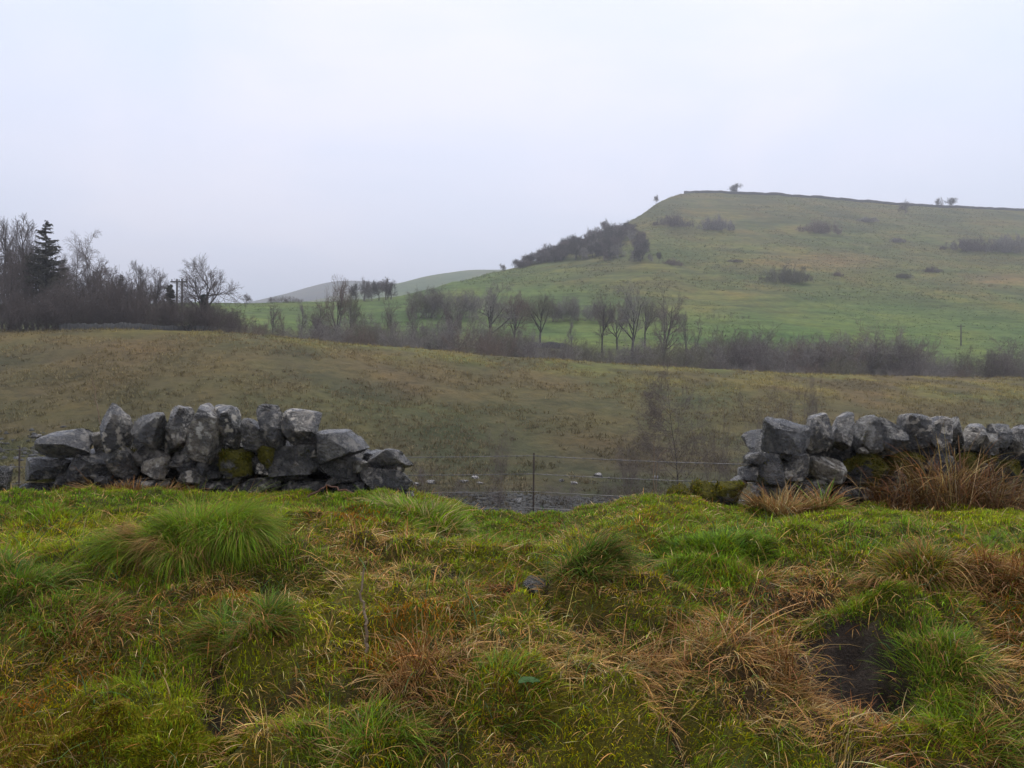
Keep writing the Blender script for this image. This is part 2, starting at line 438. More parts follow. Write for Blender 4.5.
sheet('field', Yf, M_field, field_col)

def hill_col(P, X, Y, Z):
    row = 384 - (Z - CZ) / Y * F
    n = fbm(X * .02, Y * .012, seed=71); n2 = fbm(X * .06, Y * .05, seed=72)
    lush = np.array([.094, .132, .040]); olive = np.array([.102, .114, .040]); tan = np.array([.150, .118, .055]); brown = np.array([.085, .078, .036])
    up = smooth((-row + 318 + 25 * n - np.interp(P, [400, 640, 1024], [55, 0, -8])) / 45)
    c = mixn(lush, olive, up)
    c = mixn(c, tan, up * smooth((n2 - .18) * 5) * .35)
    c = mixn(c, brown, up * smooth((-n2 - .05) * 5) * .5)
    c = mixn(c, (.105, .092, .045), smooth((250 - row) / 40) * .45 * (P > 600))
    c = mixn(c, (.16, .12, .06), np.exp(-((row - 262) / 9) ** 2 - ((P - 830) / 60) ** 2) * .7)
    c = mixn(c, (.16, .12, .06), np.exp(-((row - 280) / 6) ** 2 - ((P - 1000) / 50) ** 2) * .7)
    c = mixn(c, (.075, .13, .03), np.exp(-((row - 335) / 12) ** 2 - ((P - 800) / 160) ** 2) * .7)
    c = mixn(c, (.070, .060, .040), smooth((175 - Y) / 20) * .55)
    return c
Yh = np.concatenate([np.linspace(130, 340, 110), np.linspace(342, 560, 110), np.linspace(580, 900, 8)])
M_hill = hill_mat()
sheet('hill', Yh, M_hill, hill_col)

def far_hill(name, Ybase, Ytop, P_, R_, base_row, c0, c1):
    ps = np.arange(-900, 1925, 8.0); ys = np.concatenate([np.linspace(Ybase, Ytop, 60), np.linspace(Ytop + 30, Ytop + 180, 4)])
    P, Q = np.meshgrid(ps, ys)
    st = (384 - sum(np.interp(P + d, P_, R_) for d in (-12, -6, 0, 6, 12)) / 5) / F
    sb = (384 - base_row) / F
    t = np.clip((Q - Ybase) / (Ytop - Ybase), 0, 1)
    Z = (sb + (st - sb) * (1 - (1 - t) ** 1.5)) * Q
    Z = np.where(Q > Ytop, st * Ytop - (Q - Ytop) * .03, Z) + CZ
    X = (P - 512) / F * Q
    Z = Z + 3 * fbm(X * .01, Q * .01, seed=81)
    n = fbm(X.ravel() * .008, Q.ravel() * .006, seed=82)
    col = mixn(c0, c1, smooth(.5 + 1.8 * n))
    ob(name, mesh_np(name, np.stack([X.ravel(), Q.ravel(), Z.ravel()], -1), [grid_faces(*P.shape)], color=col), M_hill, kind='structure')
far_hill('distant_hill', 620, 1000, [-900, 200, 330, 390, 430, 470, 520, 600, 1924], [330, 320, 297, 284, 274, 269.5, 272, 290, 330], 322, (.085, .125, .05), (.12, .13, .06))
far_hill('far_ridge', 1100, 1650, [-900, 150, 250, 290, 325, 345, 385, 450, 520, 1924], [320, 312, 302, 293, 282, 280, 282, 290, 305, 320], 322, (.06, .062, .05), (.10, .10, .06))

# ------------------------------------------------------------------ grass blades
def blades(root, az, L, lean, curve, w, nseg=3, hfun=None):
    n = len(root)
    pts = [root]
    for k in range(nseg):
        th = lean + curve * (k + .5) / nseg
        p = pts[-1] + (L / nseg)[:, None] * np.stack([np.sin(th) * np.cos(az), np.sin(th) * np.sin(az), np.cos(th)], -1)
        if hfun is not None:
            p[:, 2] = np.maximum(p[:, 2], hfun(p[:, 0], p[:, 1]) + .004 + .012 * rng.random(n))
        pts.append(p)
    tw = az + np.pi / 2 + rng.normal(0, .5, n)
    side = np.stack([np.cos(tw), np.sin(tw), rng.normal(0, .25, n)], -1)
    per = 2 * nseg + 1
    V = np.empty((n, per, 3))
    for k in range(nseg):
        ww = w * (1 - .28 * k / max(1, nseg - 1) if k < nseg - 1 or nseg < 3 else .55) * .5
        V[:, 2 * k] = pts[k] - side * ww[:, None]; V[:, 2 * k + 1] = pts[k] + side * ww[:, None]
    V[:, -1] = pts[-1]
    base = (np.arange(n) * per)[:, None]
    q = [np.array([2 * k, 2 * k + 1, 2 * k + 3, 2 * k + 2])[None] + base for k in range(nseg - 1)]
    t = np.array([2 * nseg - 2, 2 * nseg - 1, 2 * nseg])[None] + base
    return V.reshape(-1, 3), (np.concatenate(q) if q else np.zeros((0, 4), int)), t, per

def blade_mesh(name, sets):
    Vs, Qs, Ts, Cs, off = [], [], [], [], 0
    for V, q, t, per, col in sets:
        Vs.append(V); Qs.append(q + off); Ts.append(t + off); Cs.append(np.repeat(col, per, 0)); off += len(V)
    fl = [f for f in (np.concatenate(Qs), np.concatenate(Ts)) if len(f)]
    return mesh_np(name, np.concatenate(Vs), fl, color=np.clip(np.concatenate(Cs), .002, 1))

def jitter(base, n, var=.25, hue=.12):
    c = np.tile(np.array(base), (n, 1))
    return c * np.exp(rng.normal(0, var, (n, 1))) * np.exp(rng.normal(0, hue, (n, 3)))

def scatter(n, ymin=2.75, ymax=7.3):
    # density falls off gently with distance
    y = ymin + (ymax - ymin) * rng.random(n * 3) ** 1.0
    xx = (rng.random(n * 3) * 2 - 1) * (.72 * y + .35)
    keep = rng.random(n * 3) < (.72 * y + .35) / (.72 * ymax + .35) * (1.15 - .07 * y)
    return xx[keep][:n], y[keep][:n]

def slope_az(x, y):
    e = .06
    gx = bank_h(x + e, y) - bank_h(x - e, y); gy = bank_h(x, y + e) - bank_h(x, y - e)
    return np.arctan2(-gy - .02, -gx)

def stuff_blades(name, n, kind, Lr, wr, lean, curve, colf, nseg, mat, power=1.0, down=.8, hclamp=True, floor=0):
    x, y = scatter(n)
    W = plant_weights(x, y)
    soil = W[3]; W = np.maximum(W[kind], floor * (1 - np.clip(soil * 2.2, 0, 1)))
    k = rng.random(len(x)) < np.clip(W * 1.5, 0, 1) ** power
    x, y = x[k], y[k]; n = len(x)
    clump = fbm(x * 7, y * 7, seed=90 + kind, octs=3)
    L = (Lr[0] + (Lr[1] - Lr[0]) * rng.random(n)) * (1 + .8 * clump) * (1 - .45 * smooth((y - 5.2) / .8))
    far = np.clip(y / 3.2, 1, 2.2)
    w = (wr[0] + (wr[1] - wr[0]) * rng.random(n)) * far ** .7
    # neighbouring blades lie the same way
    az = slope_az(x, y) * down + 2.6 * fbm(x * 2.4, y * 2.4, seed=95 + kind, octs=3) + rng.normal(0, .38, n)
    root = np.stack([x, y, bank_h(x, y) - .004], -1)
    V, q, t, per = blades(root, az, np.maximum(L, .008), np.abs(rng.normal(lean[0], lean[1], n)), np.abs(rng.normal(curve[0], curve[1], n)), w, nseg, bank_h if hclamp else None)
    return ob(name, blade_mesh(name, [(V, q, t, per, colf(x, y, n))]), mat, kind='stuff')

def c_green(x, y, n):
    c = jitter((.28, .335, .010), n, .42, .10)
    t = smooth(.5 + 1.6 * fbm(x * 1.2, y * 1.2, seed=101))
    c2 = jitter((.16, .255, .016), n, .42, .10)
    c = c * t[:, None] + c2 * (1 - t[:, None])
    dead = rng.random(n) < .16
    c[dead] = jitter((.22, .14, .05), int(dead.sum()), .3, .08)
    return c
def c_moss(x, y, n):
    t = smooth(.5 + 1.5 * fbm(x * 1.8, y * 1.8, seed=103))[:, None]
    c = jitter((.46, .38, .006), n, .38, .10) * t + jitter((.28, .29, .008), n, .38, .1) * (1 - t)
    r = smooth((fbm(x * 2.2, y * 2.2, seed=104) - .22) * 6)[:, None]
    return c * (1 - r) + jitter((.42, .18, .012), n, .25, .1) * r
def c_dead(x, y, n):
    t = smooth(.5 + 1.5 * fbm(x * 2, y * 2, seed=105))[:, None]
    c = jitter((.47, .27, .085), n, .5, .08) * t + jitter((.28, .115, .03), n, .45, .08) * (1 - t)
    p = rng.random(n) < .2
    c[p] = jitter((.48, .36, .17), int(p.sum()), .3, .06)
    return c

stuff_blades('moss', 480000, 1, (.012, .036), (.003, .006), (.9, .5), (.5, .4), c_moss, 2, M_moss, .8, .3, False)
stuff_blades('grass', 480000, 0, (.022, .075), (.0020, .0042), (.45, .3), (.9, .5), c_green, 3, M_grass, .8, .8, True, .10)
stuff_blades('dead_grass', 230000, 2, (.045, .15), (.0016, .0034), (1.15, .3), (.6, .4), c_dead, 4, M_straw, .9, .9, True, .07)
# sparse long stems lying over everything
def thin_everywhere():
    x, y = scatter(7000); n = len(x)
    W = plant_weights(x, y)
    k = rng.random(n) < 1 - W[3] * .7
    x, y = x[k], y[k]; n = len(x)
    root = np.stack([x, y, bank_h(x, y)], -1)
    az = slope_az(x, y) + rng.normal(0, 1.0, n)
    g = rng.random(n) < .45
    col = c_dead(x, y, n); col[g] = jitter((.075, .135, .045), int(g.sum()), .3, .1)
    V, q, t, per = blades(root, az, (.09 + .16 * rng.random(n)) * (1 - .6 * smooth((y - 4.9) / .8)), np.abs(rng.normal(.6, .35, n)), np.abs(rng.normal(1.1, .4, n)), .002 + .003 * rng.random(n), 5, bank_h)
    ob('loose_grass', blade_mesh('loose_grass', [(V, q, t, per, col)]), M_grass, kind='stuff')
thin_everywhere()

# ------------------------------------------------------------------ tussocks (things)
def tussock(px, py, rx, ry, n, Lr, lean, curve, cols, wr, label, name='grass_tussock', cat='tussock', group=None, az0=None, mat=None, nseg=5, Y=None, skirt=None):
    if Y is None and py > 600: rx *= 1.15
    ry *= .8
    Y = Y or Y_of(py)
    x0 = (px - 512) / F * Y
    z0 = float(bank_h(np.array([x0]), np.array([Y]))[0])
    sets = []
    for (c, share) in cols:
        m = int(n * share)
        a = rng.random(m) * 2 * np.pi; r = np.sqrt(rng.random(m))
        out_ = 1 + .45 * fbm(np.cos(a) * 1.6 + px, np.sin(a) * 1.6, seed=5, octs=2)
        dx, dy = r * np.cos(a) * rx * out_, r * np.sin(a) * ry * out_
        h = bank_h(x0 + dx, Y + dy) - z0
        az = np.arctan2(dy / ry + rng.normal(0, .35, m), dx / rx + rng.normal(0, .35, m))
        if az0 is not None: az = np.where(rng.random(m) < .75, az0 + rng.normal(0, .5, m), az)
        root = np.stack([dx, dy, h - .01], -1)
        L = (Lr[0] + (Lr[1] - Lr[0]) * rng.random(m)) * np.clip(1 + 1.1 * fbm(dx * 9 + px, dy * 9, seed=7, octs=2), .35, 1.5)
        az = az + 1.3 * fbm(dx * 11 + py, dy * 11, seed=8, octs=2)
        hf = lambda X_, Y_: bank_h(X_ + x0, Y_ + Y) - z0
        V, q, t, per = blades(root, az, L, lean * r + np.abs(rng.normal(0, .18, m)), np.abs(rng.normal(curve, curve * .35, m)), wr[0] + (wr[1] - wr[0]) * rng.random(m), nseg, hf)
        sets.append((V, q, t, per, jitter(c, m, .3, .09)))
    if skirt:
        c, m, L0, L1 = skirt
        a = np.pi * (1 + rng.random(m)); dx, dy = np.cos(a) * rx * (.75 + .3 * rng.random(m)), np.sin(a) * ry * (.75 + .3 * rng.random(m))
        root = np.stack([dx, dy, bank_h(x0 + dx, Y + dy) - z0 + .08 * rng.random(m)], -1)
        V, q, t, per = blades(root, a + rng.normal(0, .3, m), L0 + (L1 - L0) * rng.random(m), np.abs(rng.normal(1.2, .25, m)), np.abs(rng.normal(1.1, .3, m)), wr[0] + (wr[1] - wr[0]) * rng.random(m), nseg, hf)
        sets.append((V, q, t, per, jitter(c, m, .3, .08)))
    return ob(name, blade_mesh(name, sets), mat or M_grass, label=label, cat=cat, group=group, loc=(x0, Y, z0))

G1, G2, G3 = (.19, .28, .012), (.12, .21, .018), (.09, .14, .018)
D1, D2, D3 = (.34, .20, .07), (.22, .10, .03), (.42, .31, .14)
MO = (.25, .23, .008)
tussock(192, 562, .33, .26, 15000, (.13, .30), .6, 1.6, [(G1, .55), (G2, .3), (D1, .15)], (.0016, .0032), 'largest domed bright green tussock in front of the left wall', skirt=(D1, 1600, .1, .22))
tussock(246, 650, .16, .14, 2200, (.06, .16), .7, 1.3, [(G2, .5), (G3, .2), (MO, .15), (D1, .15)], (.0018, .0036), 'dark green tussock below the largest domed one, brown straw at its foot', skirt=(D2, 260, .05, .12))
tussock(588, 592, .17, .14, 2000, (.10, .24), .7, 1.1, [(G3, .55), (G2, .2), (D1, .25)], (.0028, .005), 'dark tussock with pale strands combed to its right, beside the half buried stone', az0=-.5)
tussock(422, 521, .26, .16, 1900, (.09, .20), .7, .9, [(G1, .5), (G2, .2), (D3, .3)], (.004, .007), 'upright green tussock with pale dry stalks at the right end of the left wall')
tussock(925, 606, .28, .14, 2200, (.06, .15), .7, 1.2, [(MO, .3), (G3, .3), (D1, .25), (D2, .15)], (.003, .005), 'olive and straw tussock overhanging a dark gap, right of the bare soil scrape', skirt=(D1, 500, .06, .14))
tussock(940, 690, .15, .2, 1800, (.05, .13), .7, 1.1, [(G1, .35), (G2, .45), (D1, .2)], (.002, .0038), 'bright green tussock on the right rim of the soil scrape')
tussock(855, 626, .22, .07, 1500, (.03, .09), .8, .9, [(G1, .35), (G2, .3), (MO, .25), (D1, .1)], (.002, .004), 'short fresh green tuft along the top lip of the soil scrape')
tussock(8, 612, .24, .2, 1500, (.07, .17), .7, 1.2, [(G2, .55), (G3, .2), (D1, .25)], (.0028, .005), 'drooping dark green tussock cut by the left edge of the photo')
tussock(175, 752, .20, .14, 9000, (.012, .032), .9, .7, [(MO, .8), (G1, .2)], (.0025, .0045), 'low yellow green mossy cushion left of the wet dark hollow at the bottom', name='moss_cushion', cat='moss cushion')
tussock(45, 752, .24, .15, 10000, (.012, .03), .9, .7, [(MO, .6), ((.22, .11, .018), .4)], (.0025, .0045), 'mossy cushion mottled orange in the bottom left corner', name='moss_cushion', cat='moss cushion')
tussock(715, 560, .30, .24, 3600, (.04, .11), .7, 1.0, [(G1, .45), (G2, .55)], (.003, .0055), 'broad soft green tussock below the mossy fallen stones')
tussock(490, 745, .22, .12, 700, (.06, .15), .7, 1.2, [(G2, .4), (MO, .3), (D2, .3)], (.0026, .0045), 'straggly moss and straw tussock around the broad dock leaves')
tussock(960, 752, .20, .12, 900, (.07, .17), .7, 1.1, [(G1, .5), (G2, .25), (D1, .25)], (.0026, .0045), 'green tussock at the bottom edge below the soil scrape')
tussock(75, 640, .18, .16, 900, (.06, .16), .8, 1.1, [(G2, .4), (D1, .35), (D2, .25)], (.0026, .0045), 'half dead tussock in the dark hollow left of the dark green one')
tussock(352, 760, .22, .1, 900, (.07, .16), .7, 1.1, [(G2, .55), (G1, .2), (D1, .25)], (.0026, .0045), 'coarse green tussock at the bottom edge right of the wet hollow')
# straw heaps
tussock(128, 500, .42, .10, 900, (.12, .3), 1.2, .5, [(D1, .5), (D2, .4), (D3, .1)], (.004, .007), 'flattened heap of rusty straw at the foot of the left wall', name='straw_heap', cat='dead grass', mat=M_straw)
tussock(782, 512, .20, .10, 800, (.14, .36), .6, .7, [(D3, .35), (D1, .45), (D2, .2)], (.004, .007), 'golden dry grass clump at the broken end of the right wall', name='dead_grass_clump', cat='dead grass', mat=M_straw, Y=6.5)
tussock(820, 516, .20, .09, 700, (.1, .24), .8, 1.0, [(D1, .5), (G2, .3), (D2, .2)], (.004, .007), 'small tawny grass clump between the golden clump and the rusty bracken', name='dead_grass_clump', cat='dead grass', mat=M_straw, Y=6.5)
tussock(1010, 602, .28, .2, 900, (.12, .26), 1.0, .9, [(D1, .5), (D2, .5)], (.003, .005), 'rusty straw clump lying downhill at the right edge', name='dead_grass_clump', cat='dead grass', mat=M_straw, az0=-2.3)
tussock(785, 690, .16, .2, 500, (.12, .26), 1.0, .8, [(D1, .6), (D2, .4)], (.0026, .0045), 'straw clump combed across the left side of the soil scrape', name='dead_grass_clump', cat='dead grass', mat=M_straw, az0=-1.1)
tussock(420, 690, .16, .2, 500, (.12, .26), 1.0, .8, [(D1, .6), (D2, .4)], (.0026, .0045), 'straw clump trailing down beside the upright dead stick', name='dead_grass_clump', cat='dead grass', mat=M_straw, az0=-1.4)
tussock(680, 672, .34, .14, 320, (.14, .34), 1.2, .5, [(D1, .6), (D2, .2), (D3, .2)], (.0026, .0045), 'long swept straw clump between the dark tussock and the soil scrape', name='dead_grass_clump', cat='dead grass', mat=M_straw, az0=-.6)

# ------------------------------------------------------------------ stones
def ico(sub):
    bm = bmesh.new(); bmesh.ops.create_icosphere(bm, subdivisions=sub, radius=1)
    v = np.array([w.co[:] for w in bm.verts]); f = np.array([[w.index for w in q.verts] for q in bm.faces]); bm.free()
    return v, f
ICO = {3: ico(3), 4: ico(4), 5: ico(5)}

def stone_mesh(w, d, h, seed, sub=4, cuts=11, taper=0.0, rough=1.0):
    r = np.random.default_rng(seed)
    v0, f = ICO[sub]
    v = np.sign(v0) * np.abs(v0) ** .36
    v = v / np.abs(v).max()
    v = v * (1 + r.uniform(-.22, .22, 3)[None] * v[:, [1, 2, 0]] + r.uniform(-.18, .18, 3)[None] * v[:, [2, 0, 1]])
    for k in range(cuts):
        n = r.normal(0, 1, 3); n /= np.linalg.norm(n)
        dd = r.uniform(.62, 1.12)
        s = v @ n - dd
        v = v - np.maximum(s, 0)[:, None] * n[None]
    v = v / (v.max(0) - v.min(0)) * 2
    v -= (v.max(0) + v.min(0)) / 2
    o = r.uniform(-50, 50, 3)
    v = v + v0 * ((.035 * fbm(v[:, 0] * 1.7 + o[0], v[:, 1] * 1.7 + o[1], v[:, 2] * 1.7 + o[2], octs=3) + .05 * rough * fbm(v[:, 0] * 4 + o[0], v[:, 1] * 5, v[:, 2] * 5 + o[2], octs=4)))[:, None]
    if taper:
        v[:, :2] *= (1 - taper * (v[:, 2:3] + 1) / 2)
    v = v * np.array([w, d, h]) / 2
    me = mesh_np('stone', v, [f])
    me.set_sharp_from_angle(angle=R(22))
    return me

def moss_on(stone, parent, n, seed, tone=.55):
    """short moss over the upper side of a stone mesh"""
    me = stone.data
    v = np.empty(len(me.vertices) * 3, np.float32); me.vertices.foreach_get('co', v); v = v.reshape(-1, 3)
    nn = np.empty(len(me.vertices) * 3, np.float32); me.vertices.foreach_get('normal', nn); nn = nn.reshape(-1, 3)
    r = np.random.default_rng(seed)
    ok = np.where((nn[:, 2] > -.15) & (fbm(v[:, 0] * 9 + seed, v[:, 1] * 9, v[:, 2] * 9) > -.18))[0]
    if len(ok) == 0: return
    i = r.choice(ok, n)
    p = v[i] + r.normal(0, .006, (n, 3)); d = nn[i]
    az = np.arctan2(d[:, 1], d[:, 0]) + r.normal(0, .6, n); lean = np.arccos(np.clip(d[:, 2], -1, 1)) + r.normal(0, .4, n)
    V, q, t, per = blades(p - d * .004, az, .006 + .014 * r.random(n), lean, np.zeros(n), .005 + .006 * r.random(n), 2)
    col = jitter((.095, .095, .010), n, .35, .12); b = r.random(n) < .35; col[b] = jitter((.20, .165, .014), int(b.sum()), .3, .1)
    col = col * tone
    ob('moss', blade_mesh('moss', [(V, q, t, per, col)]), M_moss, parent=stone)

def put_stone(parent, origin, px, py, w, h, Y, tilt=0, mat=None, depth=None, taper=0, moss=0, label=None, sub=4, seed=None, yaw=None, name='stone'):
    """stone seen centred at px, py with size w, h (pixels) at distance Y"""
    seed = seed or int(abs(px * 31 + py * 17)) + 5
    r = random.Random(seed)
    W, H = w * Y / F * 1.07, h * Y / F * 1.07
    D = depth or max(.22, min(.42, (W + H) / 2 * r.uniform(.9, 1.2)))
    X, Z = (px - 512) / F * Y, CZ + (384 - py) / F * Y
    me = stone_mesh(W, D, H, seed, sub, r.randint(11, 17), taper)
    loc = (X - origin[0], Y - origin[1], Z - origin[2])
    o = ob(name, me, mat or M_stone, parent=parent, loc=loc, rot=(R(r.uniform(-8, 8)), R(tilt), R(yaw if yaw is not None else r.uniform(-14, 14))))
    if label: o['label'] = label
    if moss: moss_on(o, o, moss, seed)
    return o

# left wall
lw_o = (-2.3, 6.85, float(bank_h(np.array([-2.3]), np.array([6.85]))[0]))
lw = ob('drystone_wall', None, label='broken left stretch of drystone wall with jagged upright coping stones', cat='wall', loc=lw_o)
LY = 6.8
L = [  # px, py, w, h, tilt, mat, taper, moss, dY
    (66, 445, 50, 26, -3, M_stone, 0, 0, 0), (46, 470, 46, 28, 6, M_dark, 0, 0, 0), (117, 428, 27, 48, -4, M_stone, .25, 0, 0), (101, 441, 18, 22, 0, M_pale, 0, 0, .15),
    (94, 466, 40, 30, 0, M_dark, 0, 0, .02), (121, 462, 27, 40, 4, M_dark, 0, 500, .02), (150, 431, 35, 36, 3, M_stone, .1, 0, 0), (150, 455, 36, 22, 0, M_dark, 0, 0, .06),
    (157, 466, 29, 24, -3, M_pale, 0, 0, -.02), (154, 486, 30, 16, 0, M_stone, 0, 0, 0), (178, 431, 24, 48, 14, M_stone, .15, 0, 0), (186, 462, 24, 30, 10, M_dark, 0, 0, .04),
    (208, 434, 33, 56, 4, M_pale, .12, 0, -.02), (231, 428, 24, 46, -14, M_stone, .1, 0, .02), (254, 435, 22, 34, 0, M_dark, 0, 0, .02), (274, 427, 23, 46, -16, M_dark, .15, 0, 0),
    (300, 428, 39, 36, 12, M_stone, .1, 0, 0), (341, 443, 50, 31, -12, M_stone, 0, 0, -.03), (237, 464, 34, 28, 0, M_mossy, 0, 1500, -.03), (296, 463, 54, 36, -2, M_dark, 0, 300, 0),
    (271, 459, 22, 26, 0, M_mossy, 0, 600, -.01), (305, 450, 22, 13, 0, M_stone, 0, 0, -.03), (342, 468, 42, 28, 4, M_dark, 0, 0, .02), (361, 466, 16, 13, -10, M_pale, 0, 0, -.02),
    (387, 460, 45, 19, -8, M_dark, 0, 0, -.02), (388, 479, 46, 22, 3, M_dark, 0, 0, 0), (396, 494, 38, 14, -4, M_dark, 0, 0, 0), (306, 488, 46, 18, 0, M_dark, 0, 0, 0),
    (350, 490, 42, 20, 0, M_dark, 0, 300, 0), (262, 486, 40, 18, 0, M_stone, 0, 0, 0), (220, 488, 42, 20, 0, M_dark, 0, 0, .02), (196, 478, 28, 20, -6, M_stone, 0, 0, 0),
    (124, 488, 36, 18, 0, M_dark, 0, 0, .02), (82, 490, 40, 18, 0, M_dark, 0, 300, 0), (40, 490, 34, 14, 0, M_dark, 0, 0, 0), (183, 492, 32, 14, 0, M_dark, 0, 0, 0),
    (215, 465, 22, 18, 0, M_dark, 0, 0, .03), (254, 462, 20, 22, 0, M_dark, 0, 0, .04), (322, 452, 16, 20, 0, M_dark, 0, 0, .05)]
for px, py, w, h, tl, mt, tp, ms, dy in L:
    put_stone(lw, lw_o, px, py, w, h, LY + dy, tl, mt, taper=tp, moss=ms, label=('pale square block' if (px, py) == (157, 466) else 'stone under a green moss cushion' if px == 237 else None))
# small packing stones
pk = random.Random(11)
for i in range(20):
    px = pk.uniform(60, 400); py = pk.uniform(450 if 110 < px < 330 else 468, 496)
    put_stone(lw, lw_o, px, py, pk.uniform(9, 17), pk.uniform(7, 13), LY - .08 + pk.uniform(0, .06), pk.uniform(-20, 20), pk.choice((M_stone, M_dark, M_dark, M_pale)), sub=3, seed=3000 + i, depth=.14)
# rear face of the double wall, its dark colour painting shade into the gaps
for i, px in enumerate(range(76, 400, 34)):
    for row_, (py, hh) in enumerate(((488, 22), (468, 24), (448, 24))):
        if row_ == 2 and (px < 120 or px > 330): continue
        put_stone(lw, lw_o, px + random.uniform(-6, 6), py + random.uniform(-3, 3), 44, hh + 9, LY + .33, random.uniform(-6, 6), M_dark, sub=3)

# right wall
rw_o = (2.6, 7.2, float(bank_h(np.array([2.6]), np.array([7.2]))[0]))
rw = ob('drystone_wall', None, label='mossy right stretch of drystone wall with rounded coping behind rusty bracken', cat='wall', loc=rw_o)
def RY(px): return 6.85 + max(0, px - 760) / 264 * 1.2
RS = [(785, 436, 45, 37, 0, M_dark, 0, 0, 0), (818, 433, 28, 38, -3, M_stone, .1, 0, 0), (842, 432, 26, 38, 4, M_stone, .15, 0, 0), (867, 435, 25, 38, 0, M_pale, .1, 250, -.02),
      (889, 438, 30, 36, 8, M_dark, 0, 0, 0), (914, 432, 26, 35, -3, M_stone, .1, 0, 0), (937, 433, 24, 32, 0, M_stone, 0, 0, 0), (955, 433, 16, 30, -10, M_pale, .2, 0, 0),
      (972, 438, 24, 28, 12, M_stone, .2, 0, 0), (986, 443, 16, 20, 0, M_pale, 0, 0, -.02), (998, 437, 26, 26, 4, M_stone, .2, 0, 0), (1020, 440, 28, 28, 0, M_stone, .15, 0, 0),
      (1046, 442, 28, 28, 0, M_stone, .1, 0, 0), (1072, 444, 28, 26, 0, M_dark, .1, 0, 0),
      (825, 470, 40, 28, 4, M_pale, 0, 0, -.02), (864, 470, 50, 34, 0, M_mossy, 0, 1800, 0), (792, 467, 32, 26, 0, M_stone, 0, 0, 0), (768, 471, 30, 34, 0, M_dark, 0, 200, 0),
      (756, 458, 23, 12, 0, M_stone, 0, 0, .03), (748, 474, 18, 16, 0, M_dark, 0, 0, .02), (738, 483, 20, 14, -24, M_stone, 0, 0, 0), (808, 488, 40, 18, 0, M_dark, 0, 300, 0),
      (850, 496, 44, 20, 0, M_dark, 0, 300, .02), (775, 492, 36, 18, 0, M_dark, 0, 0, 0), (900, 468, 36, 30, 0, M_mossy, 0, 900, .02), (932, 468, 34, 28, 0, M_dark, 0, 0, .02),
      (962, 466, 34, 26, 0, M_mossy, 0, 500, .02), (1003, 474, 46, 26, 0, M_mossy, 0, 1200, -.02), (985, 462, 24, 16, 0, M_mossy, 0, 600, 0), (1040, 472, 40, 28, 0, M_dark, 0, 0, 0), (1066, 470, 34, 24, 0, M_dark, 0, 0, 0),
      (895, 496, 40, 22, 0, M_dark, 0, 0, 0), (938, 494, 40, 24, 0, M_dark, 0, 0, 0), (978, 494, 40, 22, 0, M_dark, 0, 0, 0), (1020, 498, 44, 22, 0, M_dark, 0, 0, 0), (1064, 496, 44, 24, 0, M_dark, 0, 0, 0)]
for px, py, w, h, tl, mt, tp, ms, dy in RS:
    put_stone(rw, rw_o, px, py, w, h, RY(px) + dy, tl, mt, taper=tp, moss=ms, label=('stone thickly covered in dark green moss' if px == 864 else 'pale bare block low in the wall' if px == 825 else None))
for i in range(14):
    px = pk.uniform(760, 1030); py = pk.uniform(450, 498)
    put_stone(rw, rw_o, px, py, pk.uniform(9, 17), pk.uniform(7, 13), RY(px) - .08 + pk.uniform(0, .06), pk.uniform(-20, 20), pk.choice((M_stone, M_dark, M_dark, M_pale)), sub=3, seed=3100 + i, depth=.14)
for px in range(775, 1080, 34):
    for py, hh in ((494, 24), (470, 26), (448, 24)):
        put_stone(rw, rw_o, px + random.uniform(-6, 6), py + random.uniform(-3, 3), 46, hh + 10, RY(px) + .34, random.uniform(-6, 6), M_dark, sub=3)

def loose(px, py, w, h, Y, mat, label, moss=0, tilt=0, group=None):
    X, Z = (px - 512) / F * Y, CZ + (384 - (py + h / 2)) / F * Y
    root = put_stone(None, (0, 0, 0), px, py, w, h, Y, tilt, mat, moss=0, name='fallen_stone')
    root['label'] = label; root['category'] = 'stone'
    if group: root['group'] = group
    if moss: moss_on(root, root, moss, int(px), 1.0)
    return root
g_ = 'mossy stones tumbled from the right wall'
loose(681, 498, 30, 27, 6.6, M_mossy, 'leftmost of the three yellow mossed stones fallen from the right wall', 900, group=g_)
loose(705, 496, 27, 28, 6.6, M_mossy, 'middle one of the three yellow mossed stones fallen from the right wall', 900, group=g_)
loose(728, 495, 30, 27, 6.6, M_mossy, 'mossed fallen stone right beside the white slanted stone of the right wall', 900, group=g_)
loose(-1, 479, 20, 26, 6.6, M_dark, 'lone dark stone cut by the left edge of the photo')
_st = loose(540, 584, 34, 20, Y_of(586), M_dark, 'half buried dark stone in front of the dark tussock', tilt=12)
_st.location.z = float(bank_h(np.array([_st.location.x]), np.array([_st.location.y]))[0]) - .015

